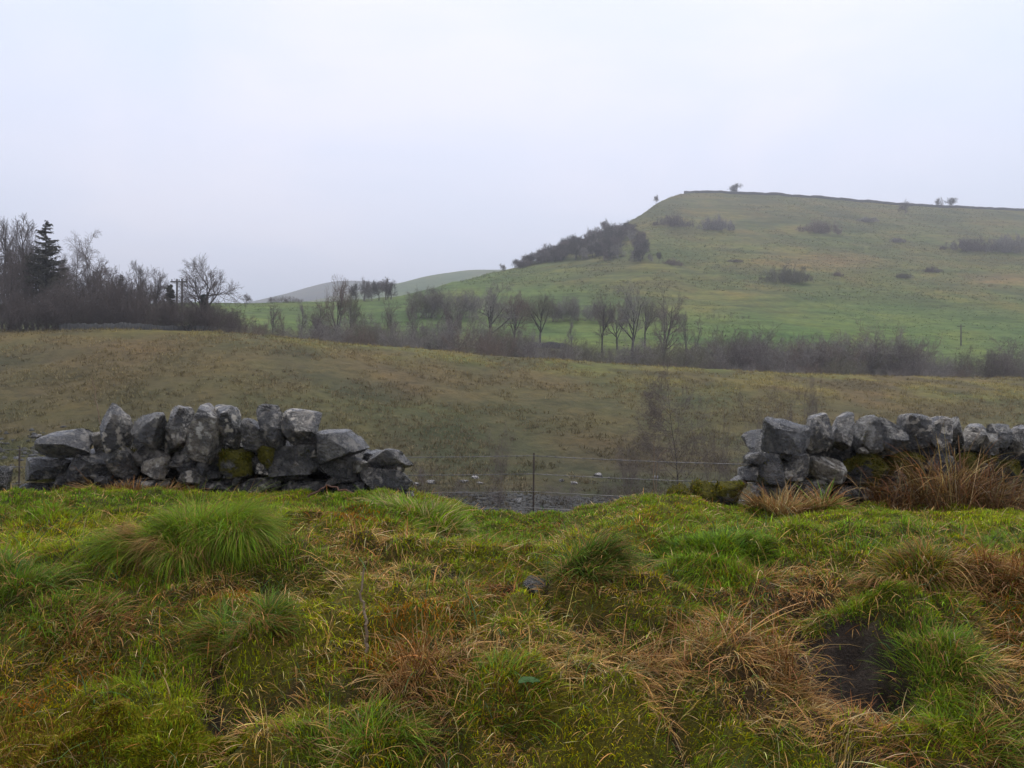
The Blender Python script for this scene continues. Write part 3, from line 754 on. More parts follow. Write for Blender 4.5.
# rusty bracken and dead grass heap against the right wall
def bracken():
    Y0 = 7.0; x0 = (950 - 512) / F * Y0; z0 = float(bank_h(np.array([x0]), np.array([Y0]))[0])
    sets = []
    hf = lambda X_, Y_: bank_h(X_ + x0, Y_ + Y0) - z0
    for cx, n, Ln, Lx, sp, cc in ((-.08, 260, .35, .7, .08, D1), (.14, 180, .3, .65, .07, D2), (.02, 300, .25, .55, .28, D2), (-.42, 300, .12, .32, .16, D2), (.36, 220, .25, .45, .18, D1), (.62, 260, .12, .3, .25, D2), (0, 120, .35, .6, .35, D3)):
        dx = rng.normal(cx, sp, n); dy = rng.normal(0, .10, n)
        root = np.stack([dx, dy, hf(dx, dy) + .18 * rng.random(n) * (rng.random(n) < .4)], -1)
        az = np.where(rng.random(n) < .5, np.where(dx > 0, 0, np.pi), rng.random(n) * 2 * np.pi) + rng.normal(0, .6, n)
        V, q, t, per = blades(root, az, Ln + (Lx - Ln) * rng.random(n), np.abs(rng.normal(.35, .3, n)), np.abs(rng.normal(1.3, .7, n)), .003 + .0045 * rng.random(n), 6, hf)
        sets.append((V, q, t, per, jitter(cc, n, .45, .09) * np.array([.62, .64, .66])))
    o = ob('dead_bracken', blade_mesh('dead_bracken', sets), M_straw, label='large heap of rusty dead bracken and grass against the right wall', cat='bracken', loc=(x0, Y0, z0))
    # thick stalks
    segs = []
    for sx, ex, hh in ((.02, .05, .55), (.06, -.02, .5), (.33, .30, .48), (-.50, -.38, .36), (.35, .55, .36), (-.2, -.34, .34)):
        p = np.array([sx, -.08, float(hf(np.array([sx]), np.array([-.08]))[0])]); e = p + np.array([ex - sx, .05, hh])
        m = (p + e) / 2 + np.array([.02, 0, .03])
        segs += [[*p, *m, .009, .007], [*m, *e, .007, .003]]
    mt = bark_mat('bracken_stalk', (.10, .05, .025), (.22, .13, .065))
    for k in range(0, len(segs), 2):
        V, f = tubes(np.array(segs[k:k + 2]), 6); ob('stalk', mesh_np('stalk', V, [f]), mt, parent=o)
bracken()

# sticks
def stick(name, pts, r, mat, label, cat):
    p = np.array(pts); o0 = p[0].copy(); p = p - o0
    # bend each leg a little
    q = [p[0]]
    for a, b in zip(p[:-1], p[1:]):
        for k in range(1, 7): q.append(a + (b - a) * k / 6 + (rng.normal(0, r * .7, 3) if k < 6 else 0))
    q = np.array(q); rr = np.linspace(r, r * .55, len(q))
    V, f = tubes(np.concatenate([q[:-1], q[1:], rr[:-1, None], rr[1:, None]], 1), 7)
    return ob(name, mesh_np(name, V, [f]), mat, label=label, cat=cat, loc=tuple(o0))
def bp(px, py, Y=None, up=0.0):
    Y = Y or Y_of(py)
    return ((px - 512) / F * Y, Y, CZ + (384 - py) / F * Y + up)
M_stick = bark_mat('dead_stick', (.12, .085, .055), (.26, .19, .12))
M_red = bark_mat('reddish_stem', (.07, .035, .025), (.15, .08, .055))
Ys = Y_of(655) - .12
stick('dead_stick', [bp(366, 652, Ys), bp(367, 622, Ys), bp(361, 600, Ys + .03), bp(364, 568, Ys + .05)], .0075, M_stick, 'thin crooked dead stick standing upright in the grass', 'stick')
stick('dead_stick', [bp(388, 505, 6.25), bp(355, 494, 6.3), bp(327, 485, 6.38)], .010, M_red, 'long reddish dead stem leaning across the foot of the left wall', 'stem')
stick('dead_stick', [bp(308, 497, 6.3), bp(327, 485, 6.36)], .008, M_red, 'short reddish stem meeting the long one at the left wall', 'stem')
stick('dead_stalk', [(*at(99, 12)[:2], at(99, 12)[2] - .1), ((101 - 512) / F * 12, 12, CZ + (384 - 430) / F * 12), ((97 - 512) / F * 12, 12, CZ + (384 - 405) / F * 12), ((91 - 512) / F * 12, 12, CZ + (384 - 376) / F * 12)], .011, M_stick, 'tall pale blurred stalk rising behind the left wall', 'stalk')
stick('dead_stalk', [(*at(655, 13)[:2], at(655, 13)[2] - .1), ((654 - 512) / F * 13, 13, CZ + (384 - 441) / F * 13)], .010, M_stick, 'upright pale stalk beside the wire fence left of the right wall', 'stalk')
stick('dead_stalk', [(*at(652, 13.2)[:2], at(652, 13.2)[2] - .1), ((658 - 512) / F * 13.2, 13.2, CZ + (384 - 459) / F * 13.2), ((667 - 512) / F * 13.2, 13.2, CZ + (384 - 449) / F * 13.2)], .008, M_stick, 'pale stalk leaning right beside the upright one at the fence', 'stalk')

# broad dock leaves
def leaf_cluster():
    Y = Y_of(738); x0 = (528 - 512) / F * Y; z0 = float(bank_h(np.array([x0]), np.array([Y]))[0])
    Vs, Fs, off = [], [], 0
    for k, (a, l, el) in enumerate(((-2.3, .055, .5), (-1.2, .045, .7), (-.4, .05, .4), (.9, .04, .6), (2.3, .045, .5))):
        n = 7; t = np.linspace(0, 1, n); wv = .42 * l * np.sin(np.pi * t ** .8) + .001
        for s in range(n):
            c = np.array([np.cos(a) * l * t[s], np.sin(a) * l * t[s], .02 + el * l * t[s] * (1 - .8 * t[s])])
            sd = np.array([-np.sin(a), np.cos(a), 0])
            Vs += [c - sd * wv[s] + [0, 0, .006], c, c + sd * wv[s] + [0, 0, .006]]
        g = grid_faces(n, 3) + off; Fs.append(g); off += 3 * n
    m, nt, bs, o = new_mat('dock_leaf'); tc = N(nt, 'ShaderNodeTexCoord')
    nt.links.new(ramp(nt, noise(nt, tc.outputs['Object'], 40, 3), [(.3, (.022, .06, .010)), (.7, (.04, .09, .015))]), bs.inputs['Base Color']); bs.inputs['Roughness'].default_value = .6; bs.inputs['Specular IOR Level'].default_value = .15
    ob('dock_plant', mesh_np('dock_plant', np.array(Vs), Fs), m, label='low dock plant with round green leaves in the mossy hollow', cat='plant', loc=(x0, Y - .1, z0 + .02))
leaf_cluster()

# ------------------------------------------------------------------ wire fence
def fence():
    base = at(533, 12)
    root = ob('wire_fence', None, label='wire fence of thin rusty posts seen through the wall gap', cat='fence', loc=base)
    posts = [(18, 12.6, 447), (533, 12, 453), (1010, 11.5, 462), (-460, 13.2, 442), (1440, 11, 470)]
    posts.sort()
    tops = []
    for px, Y, py in posts:
        x, y, z = at(px, Y); zt = CZ + (384 - py) / F * Y
        tops.append((x, y, zt))
        bm = bmesh.new()
        # angle-section stake: two thin webs meeting at a corner
        for (sx, sy, ox, oy) in ((.022, .005, 0, 0), (.005, .022, -.0085, .0137)):
            r = bmesh.ops.create_cube(bm, size=1)
            for v in r['verts']:
                v.co = Vector((v.co.x * sx + ox, v.co.y * sy + oy, v.co.z * (zt - z + .3) + (zt + z - .3) / 2 - base[2]))
        me = bpy.data.meshes.new('post'); bm.to_mesh(me); bm.free()
        ob('post', me, M_rust, parent=root, loc=(x - base[0], y - base[1], 0), rot=(0, R(random.uniform(-1.5, 1.5)), 0))
    for dz in (.035, .28, .52, .74):
        segs = []
        for (a, b) in zip(tops[:-1], tops[1:]):
            a, b = np.array(a) - base, np.array(b) - base
            a[2] -= dz; b[2] -= dz
            a[1] -= .02; b[1] -= .02
            pts = [a + (b - a) * t - np.array([0, 0, .06 * 4 * t * (1 - t)]) for t in np.linspace(0, 1, 25)]
            for p, q in zip(pts[:-1], pts[1:]): segs.append([*p, *q, .0042, .0042])
            if dz < .5:
                for t in np.arange(.01, 1, .02):
                    c = a + (b - a) * t - np.array([0, 0, .06 * 4 * t * (1 - t)])
                    segs.append([*(c + [-.012, 0, -.014]), *(c + [.012, 0, .014]), .003, .002]); segs.append([*(c + [.012, 0, -.014]), *(c + [-.012, 0, .014]), .003, .002])
        V, f = tubes(np.array(segs), 4)
        ob('wire', mesh_np('wire', V, [f]), M_wire, parent=root)
fence()

# ------------------------------------------------------------------ trees
def grow(style, seed):
    """returns trunk segments and twig segments of a bare tree about 1 unit tall"""
    r = random.Random(seed)
    trunk, twig = [], []
    S = style
    def rnd_perp(d):
        v = Vector((r.gauss(0, 1), r.gauss(0, 1), r.gauss(0, 1))); v -= v.project(d)
        return v.normalized()
    def branch(p, d, length, rad, lvl):
        n = max(2, S['seg'][min(lvl, len(S['seg']) - 1)])
        pts = [p.copy()]; dirs = [d.copy()]
        for k in range(n):
            d = (d + rnd_perp(d) * S['wob'] * r.uniform(.3, 1) + Vector((0, 0, S['up'][min(lvl, len(S['up']) - 1)]))).normalized()
            q = pts[-1] + d * length / n
            r0 = rad * (1 - .65 * k / n) if lvl else rad * (1 - .8 * k / n); r1 = rad * (1 - .65 * (k + 1) / n) if lvl else rad * (1 - .8 * (k + 1) / n)
            seg = [*pts[-1], *q, max(r0, S['rmin']), max(r1, S['rmin'])]
            (trunk if lvl <= S['tl'] else twig).append(seg)
            pts.append(q); dirs.append(d.copy())
        if lvl >= S['lv']: return
        m = S['ch'][lvl]
        for c in range(m):
            t = S['bs'][lvl] + (1 - S['bs'][lvl]) * (c + r.random()) / m
            i = min(int(t * n), n - 1); f_ = t * n - i
            bp_ = pts[i].lerp(pts[i + 1], f_); bd = dirs[i + 1]
            ang = R(r.uniform(*S['ang'][min(lvl, len(S['ang']) - 1)]))
            nd = (bd * math.cos(ang) + rnd_perp(bd) * math.sin(ang)).normalized()
            ll = length * S['lr'][min(lvl, len(S['lr']) - 1)] * r.uniform(.7, 1.15) * (1.15 - .55 * (t if lvl == 0 else t * .6))
            branch(bp_, nd, ll, max(rad * (1 - .6 * t) * .62, S['rmin']), lvl + 1)
    for s in range(S.get('stems', 1)):
        sp = S.get('spread', 0)
        a = r.random() * 6.28
        base = Vector((math.cos(a), math.sin(a), 0)) * sp * r.random()
        dd = Vector((math.cos(a) * S.get('splay', 0) * r.random(), math.sin(a) * S.get('splay', 0) * r.random(), 1)).normalized()
        branch(base, dd, S['len'] * r.uniform(.8, 1.1) * (1 - .65 * (base.length / sp) ** 1.5 if S.get('stems', 1) > 40 else 1) * (r.uniform(.5, 1) if S.get('stems', 1) > 40 else 1), S['rad'], 0)
    return np.array(trunk), np.array(twig)

ST = {
    'round': dict(len=.48, rad=.026, seg=[6, 6, 5, 3, 2], wob=.16, up=[.02, .06, .04, .02], ch=[9, 7, 6, 5], bs=[.3, .25, .2, .15], ang=[(35, 65), (25, 55), (25, 55), (25, 60)], lr=[.95, .62, .55, .6], lv=4, tl=1, rmin=.0011),
    'slim': dict(len=.85, rad=.014, seg=[8, 5, 4, 2], wob=.09, up=[.02, .10, .06, .04], ch=[18, 7, 6], bs=[.25, .2, .15], ang=[(25, 50), (25, 50), (25, 55)], lr=[.34, .55, .55], lv=3, tl=0, rmin=.0011),
    'birch': dict(len=.86, rad=.012, seg=[8, 6, 5, 3], wob=.12, up=[.02, .05, -.05, -.10], ch=[16, 8, 7], bs=[.28, .2, .2], ang=[(25, 55), (25, 55), (30, 60)], lr=[.36, .5, .6], lv=3, tl=0, rmin=.0009),
    'fork': dict(stems=3, spread=.03, splay=.95, len=.72, rad=.017, seg=[7, 5, 4, 3], wob=.2, up=[.10, .06, .04, .02], ch=[8, 6, 6], bs=[.35, .25, .2], ang=[(30, 60), (30, 60), (30, 60)], lr=[.5, .5, .5], lv=3, tl=0, rmin=.0011),
    'shrub': dict(stems=13, spread=.35, splay=1.5, len=.62, rad=.009, seg=[5, 4, 3, 2], wob=.25, up=[.02, .02, .01], ch=[7, 6, 5], bs=[.2, .15, .1], ang=[(25, 70), (25, 70), (25, 70)], lr=[.6, .58, .55], lv=3, tl=-1, rmin=.0014),
    'wisp': dict(stems=6, spread=.22, splay=.8, len=.8, rad=.006, seg=[6, 4, 3, 2], wob=.18, up=[.03, .03, .02], ch=[9, 7, 5], bs=[.25, .15, .1], ang=[(25, 60), (25, 60), (25, 60)], lr=[.5, .55, .55], lv=3, tl=-1, rmin=.0006),
    'veil': dict(len=.8, rad=.0055, seg=[7, 6, 5, 3, 2], wob=.14, up=[.02, .03, .02, .01], ch=[22, 9, 6, 4], bs=[.2, .2, .15, .1], ang=[(45, 75), (30, 60), (30, 60), (30, 60)], lr=[.5, .55, .55, .5], lv=4, tl=0, rmin=.0005),
    'thorn': dict(len=.42, rad=.03, seg=[4, 5, 4, 3], wob=.3, up=[.0, .04, .02, .0], ch=[14, 10, 9], bs=[.35, .15, .1], ang=[(40, 85), (30, 70), (30, 70)], lr=[1.05, .55, .5], lv=3, tl=0, rmin=.0025),
    'low': dict(stems=90, spread=1.6, splay=2.2, len=.6, rad=.010, seg=[4, 3, 2], wob=.3, up=[.0, -.02], ch=[9, 7], bs=[.1, .1], ang=[(25, 80), (25, 80)], lr=[.55, .6], lv=2, tl=-1, rmin=.0042),
}
def norm_tree(t, w):
    allp = np.concatenate([a for a in (t, w) if len(a)])
    z = max(allp[:, 2].max(), allp[:, 5].max()); zs = np.sort(allp[:, 5])[int(len(allp) * .985)]
    xy = np.sqrt(allp[:, 3] ** 2 + allp[:, 4] ** 2); wd = np.sort(xy)[int(len(xy) * .95)] * 2
    return zs, wd
PROTO = {}
for nm, cnt in (('round', 4), ('slim', 4), ('birch', 2), ('fork', 3), ('shrub', 6), ('wisp', 4), ('veil', 1), ('thorn', 5), ('low', 4)):
    PROTO[nm] = []
    for k in range(cnt):
        t, w = grow(ST[nm], 100 + 13 * k + len(nm))
        hgt, wid = norm_tree(t, w)
        mt = None
        if len(t):
            V, f = tubes(t, 6); mt = mesh_np(nm + '_trunk', V, [f]); mt.materials.append(M_birch if nm == 'birch' else M_bark)
        V, f = tubes(w, 3); mw = mesh_np(nm + '_twigs', V, [f]); mw.materials.append(M_scrub if nm in ('zz',) else (M_twig, M_twig3, M_twig2, M_twig4, M_twig, M_twig3)[k % 6] if nm in ('shrub', 'round', 'slim', 'thorn', 'low') else M_twig)
        both = None
        if nm == 'thorn':
            V1, f1 = tubes(t, 5); both = mesh_np('thorn_whole', np.concatenate([V1, V]), [f1, f + len(V1)]); both.materials.append((M_scrub, M_twig, M_twig3)[k % 3])
        PROTO[nm].append((mt, mw, hgt, wid, both))

cnt_ = {}
def plant(kind, px, py_top, Y, wpx, label, name='bare_tree', cat='tree', group=None, base=None, whole=False, v=None, sink=.0):
    x, y, z = base if base else at(px, Y)
    Y = y
    H = CZ + (384 - py_top) / F * Y - z
    k = cnt_.get(kind, 0); cnt_[kind] = k + 1
    mt, mw, hg, wd, both = PROTO[kind][(v if v is not None else k) % len(PROTO[kind])]
    sz = (H + sink) / hg; sx = (wpx * Y / F) / wd
    if kind == 'shrub' and Y > 60: sx = max(sx, .8 * sz)
    rot = (0, 0, random.uniform(0, 6.28)); loc = (x, y, z - .05 - sink); scl = (sx, sx, sz)
    if whole and both:
        return ob(name, both, label=label, cat=cat, group=group, loc=loc, rot=rot, scale=scl)
    wood_edge = px < 242 and 90 < Y < 116
    def darker(o):
        if wood_edge and kind != 'birch':
            o.material_slots[0].link = 'OBJECT'; o.material_slots[0].material = M_twig5
        return o
    if mt is None or whole:
        return darker(ob(name, mw, label=label, cat=cat, group=group, loc=loc, rot=rot, scale=scl))
    e = ob(name, None, label=label, cat=cat, group=group, loc=loc, rot=rot, scale=scl)
    ob('trunk', mt, parent=e); darker(ob('crown', mw, parent=e))
    return e

# --- wood on the left
gw = 'bare trees of the left wood'
for px, top, Y, w, lb in ((-22, 214, 101, 44, 'bare wood tree just outside the left edge'), (2, 222, 100, 38, 'tall bare tree at the left edge, first of the wood'), (14, 219, 104, 34, 'tall bare tree second from the left edge, behind the first'),
                          (27, 216, 107, 34, 'tallest bare tree, touching the left side of the spruce'), (8, 250, 95, 30, 'lower bare tree in front of the first two at the left edge'), (62, 262, 108, 30, 'bare tree hidden low behind the right side of the spruce')):
    plant('slim', px, top, Y, w, lb, group=gw)
for kind, px, top, Y, w, lb in (('round', 33, 236, 103, 40, 'dense bare tree right in front of the tallest bare tree'), ('round', 10, 262, 98, 46, 'low dense bare tree in front of the left edge trees'), ('round', 122, 276, 102, 36, 'low rounded bare tree beneath the bluish conifer'), ('round', 70, 270, 102, 40, 'dense low bare tree under the narrower birch'), ('round', -8, 232, 106, 50, 'broad bare tree behind the first tall trees at the left edge'), ('slim', 38, 226, 110, 30, 'tall bare tree immediately behind the spruce'), ('round', 20, 246, 108, 44, 'broad low bare tree left of the spruce, behind the tall ones'), ('slim', 104, 262, 112, 30, 'bare tree just right of the two birches'),
                              ('round', 58, 256, 106, 40, 'rounded bare tree between the spruce and the birches'), ('slim', 116, 268, 110, 26, 'thin bare tree left of the bluish conifer'), ('round', 96, 268, 106, 40, 'rounded dense bare tree under the birches'), ('round', 150, 276, 112, 36, 'rounded bare tree behind the pair above the field wall')):
    plant(kind, px, top, Y, w, lb, group=gw)
def spruce(px, top, Y, wpx, label, seed, droop=.25, dens=1.0):
    x, y, z = at(px, Y); H = CZ + (384 - top) / F * Y - z; Rd = wpx * Y / F / 2
    r = np.random.default_rng(seed)
    e = ob('conifer_tree', None, label=label, cat='tree', loc=(x, y, z - .1))
    V, f = tubes(np.array([[0, 0, 0, 0, 0, H * .5, .2, .12], [0, 0, H * .5, 0, 0, H * .99, .12, .02]]), 8)
    ob('trunk', mesh_np('trunk', V, [f]), M_bark, parent=e)
    segs, P, A, Ls, Ln = [], [], [], [], []
    for k in range(int(230 * dens)):
        hf = r.uniform(.12, .985); hz = H * hf
        a = r.random() * 6.28; ln = Rd * (1.02 - hf) ** .85 * r.uniform(.3, 1.35) + .15
        el = .25 - droop
        d = np.array([np.cos(a), np.sin(a), el]); p0 = np.array([0, 0, hz]); p1 = p0 + d * ln * .55 - [0, 0, .05 * ln]; p2 = p1 + d * ln * .45 + [0, 0, .10 * ln]
        segs += [[*p0, *p1, .03, .02], [*p1, *p2, .02, .008]]
        m = int(70 * ln / Rd * dens) + 10
        tt = r.uniform(.1, 1, m)
        pts = np.where(tt[:, None] < .55, p0 + (p1 - p0) * (tt / .55)[:, None], p1 + (p2 - p1) * ((tt - .55) / .45)[:, None])
        P.append(pts); A.append(a + r.choice([-1, 1], m) * r.uniform(.4, 1.2, m)); Ls.append(r.uniform(.2, .5, m) * min(1, ln / Rd * 1.6 + .25)); Ln.append(r.uniform(1.5, 2.3, m))
    V, f = tubes(np.array(segs), 4)
    P = np.concatenate(P); n = len(P)
    V2, q, t, per = blades(P, np.concatenate(A), np.concatenate(Ls), np.concatenate(Ln), np.full(n, .4), np.full(n, .10), 2)
    ob('crown', mesh_np('crown', np.concatenate([V, V2]), [f, q + len(V), t + len(V)]), M_spruce, parent=e)
spruce(46, 218, 100, 62, 'tall dark spruce rising among bare trees at the left', 3, .2, 1.7)
spruce(170, 283, 99, 20, 'small dark conifer between the bare wood and the two poles', 5, .2, .8)
spruce(121, 273, 135, 15, 'small bluish conifer far behind the low bare thicket', 8, .2, .8)
plant('birch', 90, 230, 104, 44, 'taller of two pale drooping birches right of the spruce', name='birch_tree', v=0)
plant('birch', 75, 234, 108, 30, 'narrower of two pale drooping birches, closest to the spruce', name='birch_tree', v=1)
for px, top, Y, w, lb in ((133, 261, 106, 26, 'slender bare tree left of the pair above the field wall'), (144, 266, 109, 26, 'bushy topped bare tree in the middle above the field wall'), (157, 270, 107, 24, 'thin bare tree just left of the small dark conifer')):
    plant('slim', px, top, Y, w, lb, group=gw)
gs = 'shrubs along the edge of the left wood'
for px, top, Y, w in ((-12, 285, 95, 50), (10, 292, 94, 44), (25, 283, 97, 40), (40, 296, 94, 40), (58, 286, 96, 40), (75, 290, 96, 36), (95, 271, 100, 40), (84, 284, 97, 36), (105, 274, 101, 38), (118, 284, 99, 34), (130, 296, 97, 34), (142, 290, 100, 32), (156, 298, 97, 30), (112, 300, 96, 40), (68, 303, 94.5, 40), (20, 305, 93, 44), (45, 308, 93, 44), (90, 306, 95, 40)):
    plant('shrub', px, top, Y, w, 'brown leafless shrub in the tangled lower edge of the left wood', 'bare_shrub', 'shrub', gs)
def ivy_tree():
    e = plant('round', 204, 259, 98, 66, 'round spreading bare tree with ivy dark trunk beside the poles', v=1)
    r = np.random.default_rng(4); n = 2600
    zz = r.uniform(0, .42, n); a = r.random(n) * 6.28; rr = .05 * (1 - zz) * r.uniform(.6, 1.25, n)
    P = np.stack([rr * np.cos(a), rr * np.sin(a), zz], -1)
    V, q, t, per = blades(P, a, np.full(n, .02), np.full(n, 1.2) + r.normal(0, .5, n), np.full(n, .4), np.full(n, .013), 2)
    ob('ivy', mesh_np('ivy', V, [q, t]), M_ivy, parent=e)
ivy_tree()
g2 = 'shrubs around the round tree'
for px, top, Y, w, lb in ((183, 294, 98, 26, 'bushy leafless shrub under the two poles, left of the round tree'), (194, 299, 96, 24, 'dark leafless shrub hugging the left of the round tree'), (214, 300, 97, 26, 'leafless shrub close at the right of the round tree'), (224, 306, 99, 24, 'low brown shrub where the wood ends at the green field'),
                      (236, 312, 104, 30, 'lowest shrub straggling right from the wood end'), (176, 303, 96, 26, 'small shrub below the small dark conifer'), (205, 305, 95, 30, 'twiggy shrub right in front of the round tree')):
    plant('shrub', px, top, Y, w, lb, 'bare_shrub', 'shrub', g2)
def hpole():
    x, y, z = at(179.5, 106); top = CZ + (384 - 279) / F * 106 - z
    e = ob('utility_pole', None, label='twin wooden electricity pole with crossarm left of the round tree', cat='pole', loc=(x, y, z))
    for s in (-1, 1):
        V, f = tubes(np.array([[s * .33, 0, -.2, s * .30, 0, top, .14, .11]]), 8)
        ob('post', mesh_np('post', V, [f, np.arange(8, 16)[None]]), M_wood, parent=e)
    bm = bmesh.new(); r_ = bmesh.ops.create_cube(bm, size=1)
    for v in r_['verts']: v.co = Vector((v.co.x * 2.0, v.co.y * .12 - .15, v.co.z * .16 + top - .35))
    bmesh.ops.bevel(bm, geom=bm.edges[:], offset=.01)
    me = bpy.data.meshes.new('crossarm'); bm.to_mesh(me); bm.free(); ob('crossarm', me, M_wood, parent=e)
    segs = []
    for xx in (-.85, 0, .85):
        segs = [[xx, -.15, top - .28, xx, -.15, top - .16, .05, .07], [xx, -.15, top - .16, xx, -.15, top - .04, .07, .04]]
        V, f = tubes(np.array(segs), 8); ob('insulator', mesh_np('insulator', V, [f]), M_wire, parent=e)
hpole()

def field_wall(name, cols, Yf, height, label, thick=.5, step=1.2, drop=.3):
    """rough drystone wall following the ground along picture columns"""
    vs, fs = [], []
    p0, p1 = cols; hh = height
    n = int(abs(p1 - p0) / step)
    for i in range(n + 1):
        px = p0 + (p1 - p0) * i / n
        x, y, z = at(px, Yf(px))
        hh = .75 * hh + .25 * height * random.uniform(.6, 1.4); h = hh + height * random.uniform(-.06, .06)
        vs += [(x, y - thick / 2, z - drop), (x, y - thick * .36, z + h), (x, y + thick * .36, z + h), (x, y + thick / 2, z - drop)]
    g = grid_faces(n + 1, 4)
    vs = np.array(vs)
    vs[:, :2] += rng.normal(0, .012, (len(vs), 2))
    c = vs[0].copy(); c[2] += drop
    return ob(name, mesh_np(name, vs - c, [g, np.array([[0, 1, 2, 3], [4 * n + 3, 4 * n + 2, 4 * n + 1, 4 * n]])], smooth_shade=True), M_wallfar, label=label, cat='wall', loc=tuple(c))
field_wall('field_wall', (60, 218), lambda p: 92.5 + (p - 60) * .02, .6, 'low grey field wall along the foot of the left wood', .5, .5)

# --- valley floor trees
gv = 'bare trees along the valley'
for kind, px, top, Y, w, lb in (
        ('slim', 272, 305, 150, 20, 'thin bare tree standing alone against the left green field'), ('slim', 300, 304, 152, 18, 'slight bare tree midway between the wood and the twin trees'), ('slim', 284, 312, 146, 16, 'faint sapling between the two slight trees on the green field'), ('slim', 318, 303, 148, 24, 'spindly tree just left of the twin dark trees'),
        ('round', 337, 278, 142, 32, 'taller dark tree of the twin pair below the far ridge'), ('round', 350, 292, 145, 26, 'lower right tree of the twin dark pair'), ('fork', 393, 300, 142, 36, 'forked bare tree with curving limbs right of the twin pair'), ('slim', 415, 305, 150, 18, 'thin straight tree right of the forked one'),
        ('round', 452, 305, 152, 28, 'faint feathery tree left of the broad crowned tree'), ('round', 492, 283, 158, 54, 'broad crowned bare tree in the valley centre'), ('round', 514, 292, 162, 36, 'narrow tree pressed against the right of the broad crowned one'), ('round', 540, 292, 166, 42, 'second rounded bare tree right of the valley centre'),
        ('slim', 572, 322, 160, 14, 'small pale stemmed tree standing alone on the green patch'), ('round', 602, 297, 160, 32, 'slim dense tree right of the small pale stemmed one'), ('round', 632, 285, 158, 46, 'full crowned bare tree left of the leaning one'), ('fork', 661, 288, 134, 60, 'large dark tree with wide leaning limbs at the centre right'),
        ('fork', 688, 312, 150, 30, 'smaller forked tree right of the leaning one'), ('round', 617, 303, 166, 30, 'bare tree squeezed between slim tree and full crowned one'), ('round', 645, 297, 168, 36, 'bare tree behind the leaning one')):
    plant(kind, px, top, Y, w, lb, group=gv)
gsh = 'leafless scrub along the valley bottom'
def scrub_line(pts, n, Ya, Yb, lab, wlo=20, whi=36, jit=5, kind='shrub'):
    n = max(3, int(n * .85)); jit *= 1.7
    xs = np.linspace(pts[0][0], pts[-1][0], n)
    for i, px in enumerate(xs):
        px = px + random.uniform(-4, 4)
        top = float(np.interp(px, [p[0] for p in pts], [p[1] for p in pts])) + random.uniform(-jit, jit)
        Y = random.uniform(Ya, Yb)
        plant(kind, px, top, Y, random.uniform(wlo, whi), lab, 'bare_shrub', 'shrub', gsh)
scrub_line([(228, 318), (300, 328), (330, 325), (400, 330)], 13, 118, 140, 'leafless shrub in the scrub below the left green field')
scrub_line([(330, 318), (372, 318)], 4, 140, 148, 'dark shrub in the tangle round the feet of the twin trees', 24, 30)
scrub_line([(400, 330), (440, 325), (480, 322), (520, 330), (560, 345)], 13, 126, 150, 'leafless shrub in the scrub round the broad crowned tree')
scrub_line([(560, 350), (600, 340), (650, 345), (700, 345), (722, 338)], 13, 128, 145, 'leafless shrub in the low scrub under the leaning tree')
scrub_line([(720, 340), (745, 334), (780, 345), (812, 338)], 10, 132, 150, 'leafless shrub in the hedge right of the leaning tree', 26, 40)
scrub_line([(815, 338), (840, 334), (875, 333), (905, 343), (925, 352)], 11, 134, 150, 'leafless shrub in the tallest part of the right hand hedge', 28, 44)
scrub_line([(925, 362), (955, 362), (975, 350), (990, 344), (1010, 348), (1030, 345), (1060, 345)], 11, 130, 145, 'leafless shrub at the right end of the valley hedge', 22, 36)
scrub_line([(540, 366), (700, 364), (830, 364), (960, 368)], 22, 118, 128, 'low brown shrub along the lip of the brown field', 24, 40, 3)
# hedge row across the lower hill
gh = 'hedge row on the lower green hill'
for px, top, w in ((418, 292, 14), (428, 287, 18), (438, 291, 16), (456, 290, 14), (468, 291, 16), (515, 297, 20), (526, 300, 18), (552, 302, 20), (566, 299, 18), (580, 296, 16), (592, 303, 18), (655, 306, 20), (676, 312, 18)):
    plant('shrub', px, top, 205, w, 'dark bush in the hedge row crossing the lower green hill', 'hedge_bush', 'bush', gh)
# ridge row
gr = 'row of small trees on the left ridge'
for i, (px, top, w) in enumerate(((356, 283, 16), (364, 280, 17), (372, 283, 16), (379, 281, 16), (386, 278, 17), (391, 281, 14))):
    plant('thorn', px, top, 268, w, ('small dark tree in the close row on the left ridge skyline' if 0 < i < 5 else 'first tree at the left end of the ridge row' if i == 0 else 'smallest tree at the right end of the ridge row'), 'small_tree', 'tree', gr, whole=True)
plant('thorn', 247, 294, 262, 9, 'tiny lone tree on the field skyline right of the round tree', 'small_tree', whole=True)
for px, top, w in ((271, 297, 10), (280, 296, 12), (290, 296, 12), (299, 298, 10)):
    plant('shrub', px, top, 262, w, 'dark bush in the short hedge on the left field skyline', 'hedge_bush', 'bush', 'short hedge on the left field skyline')

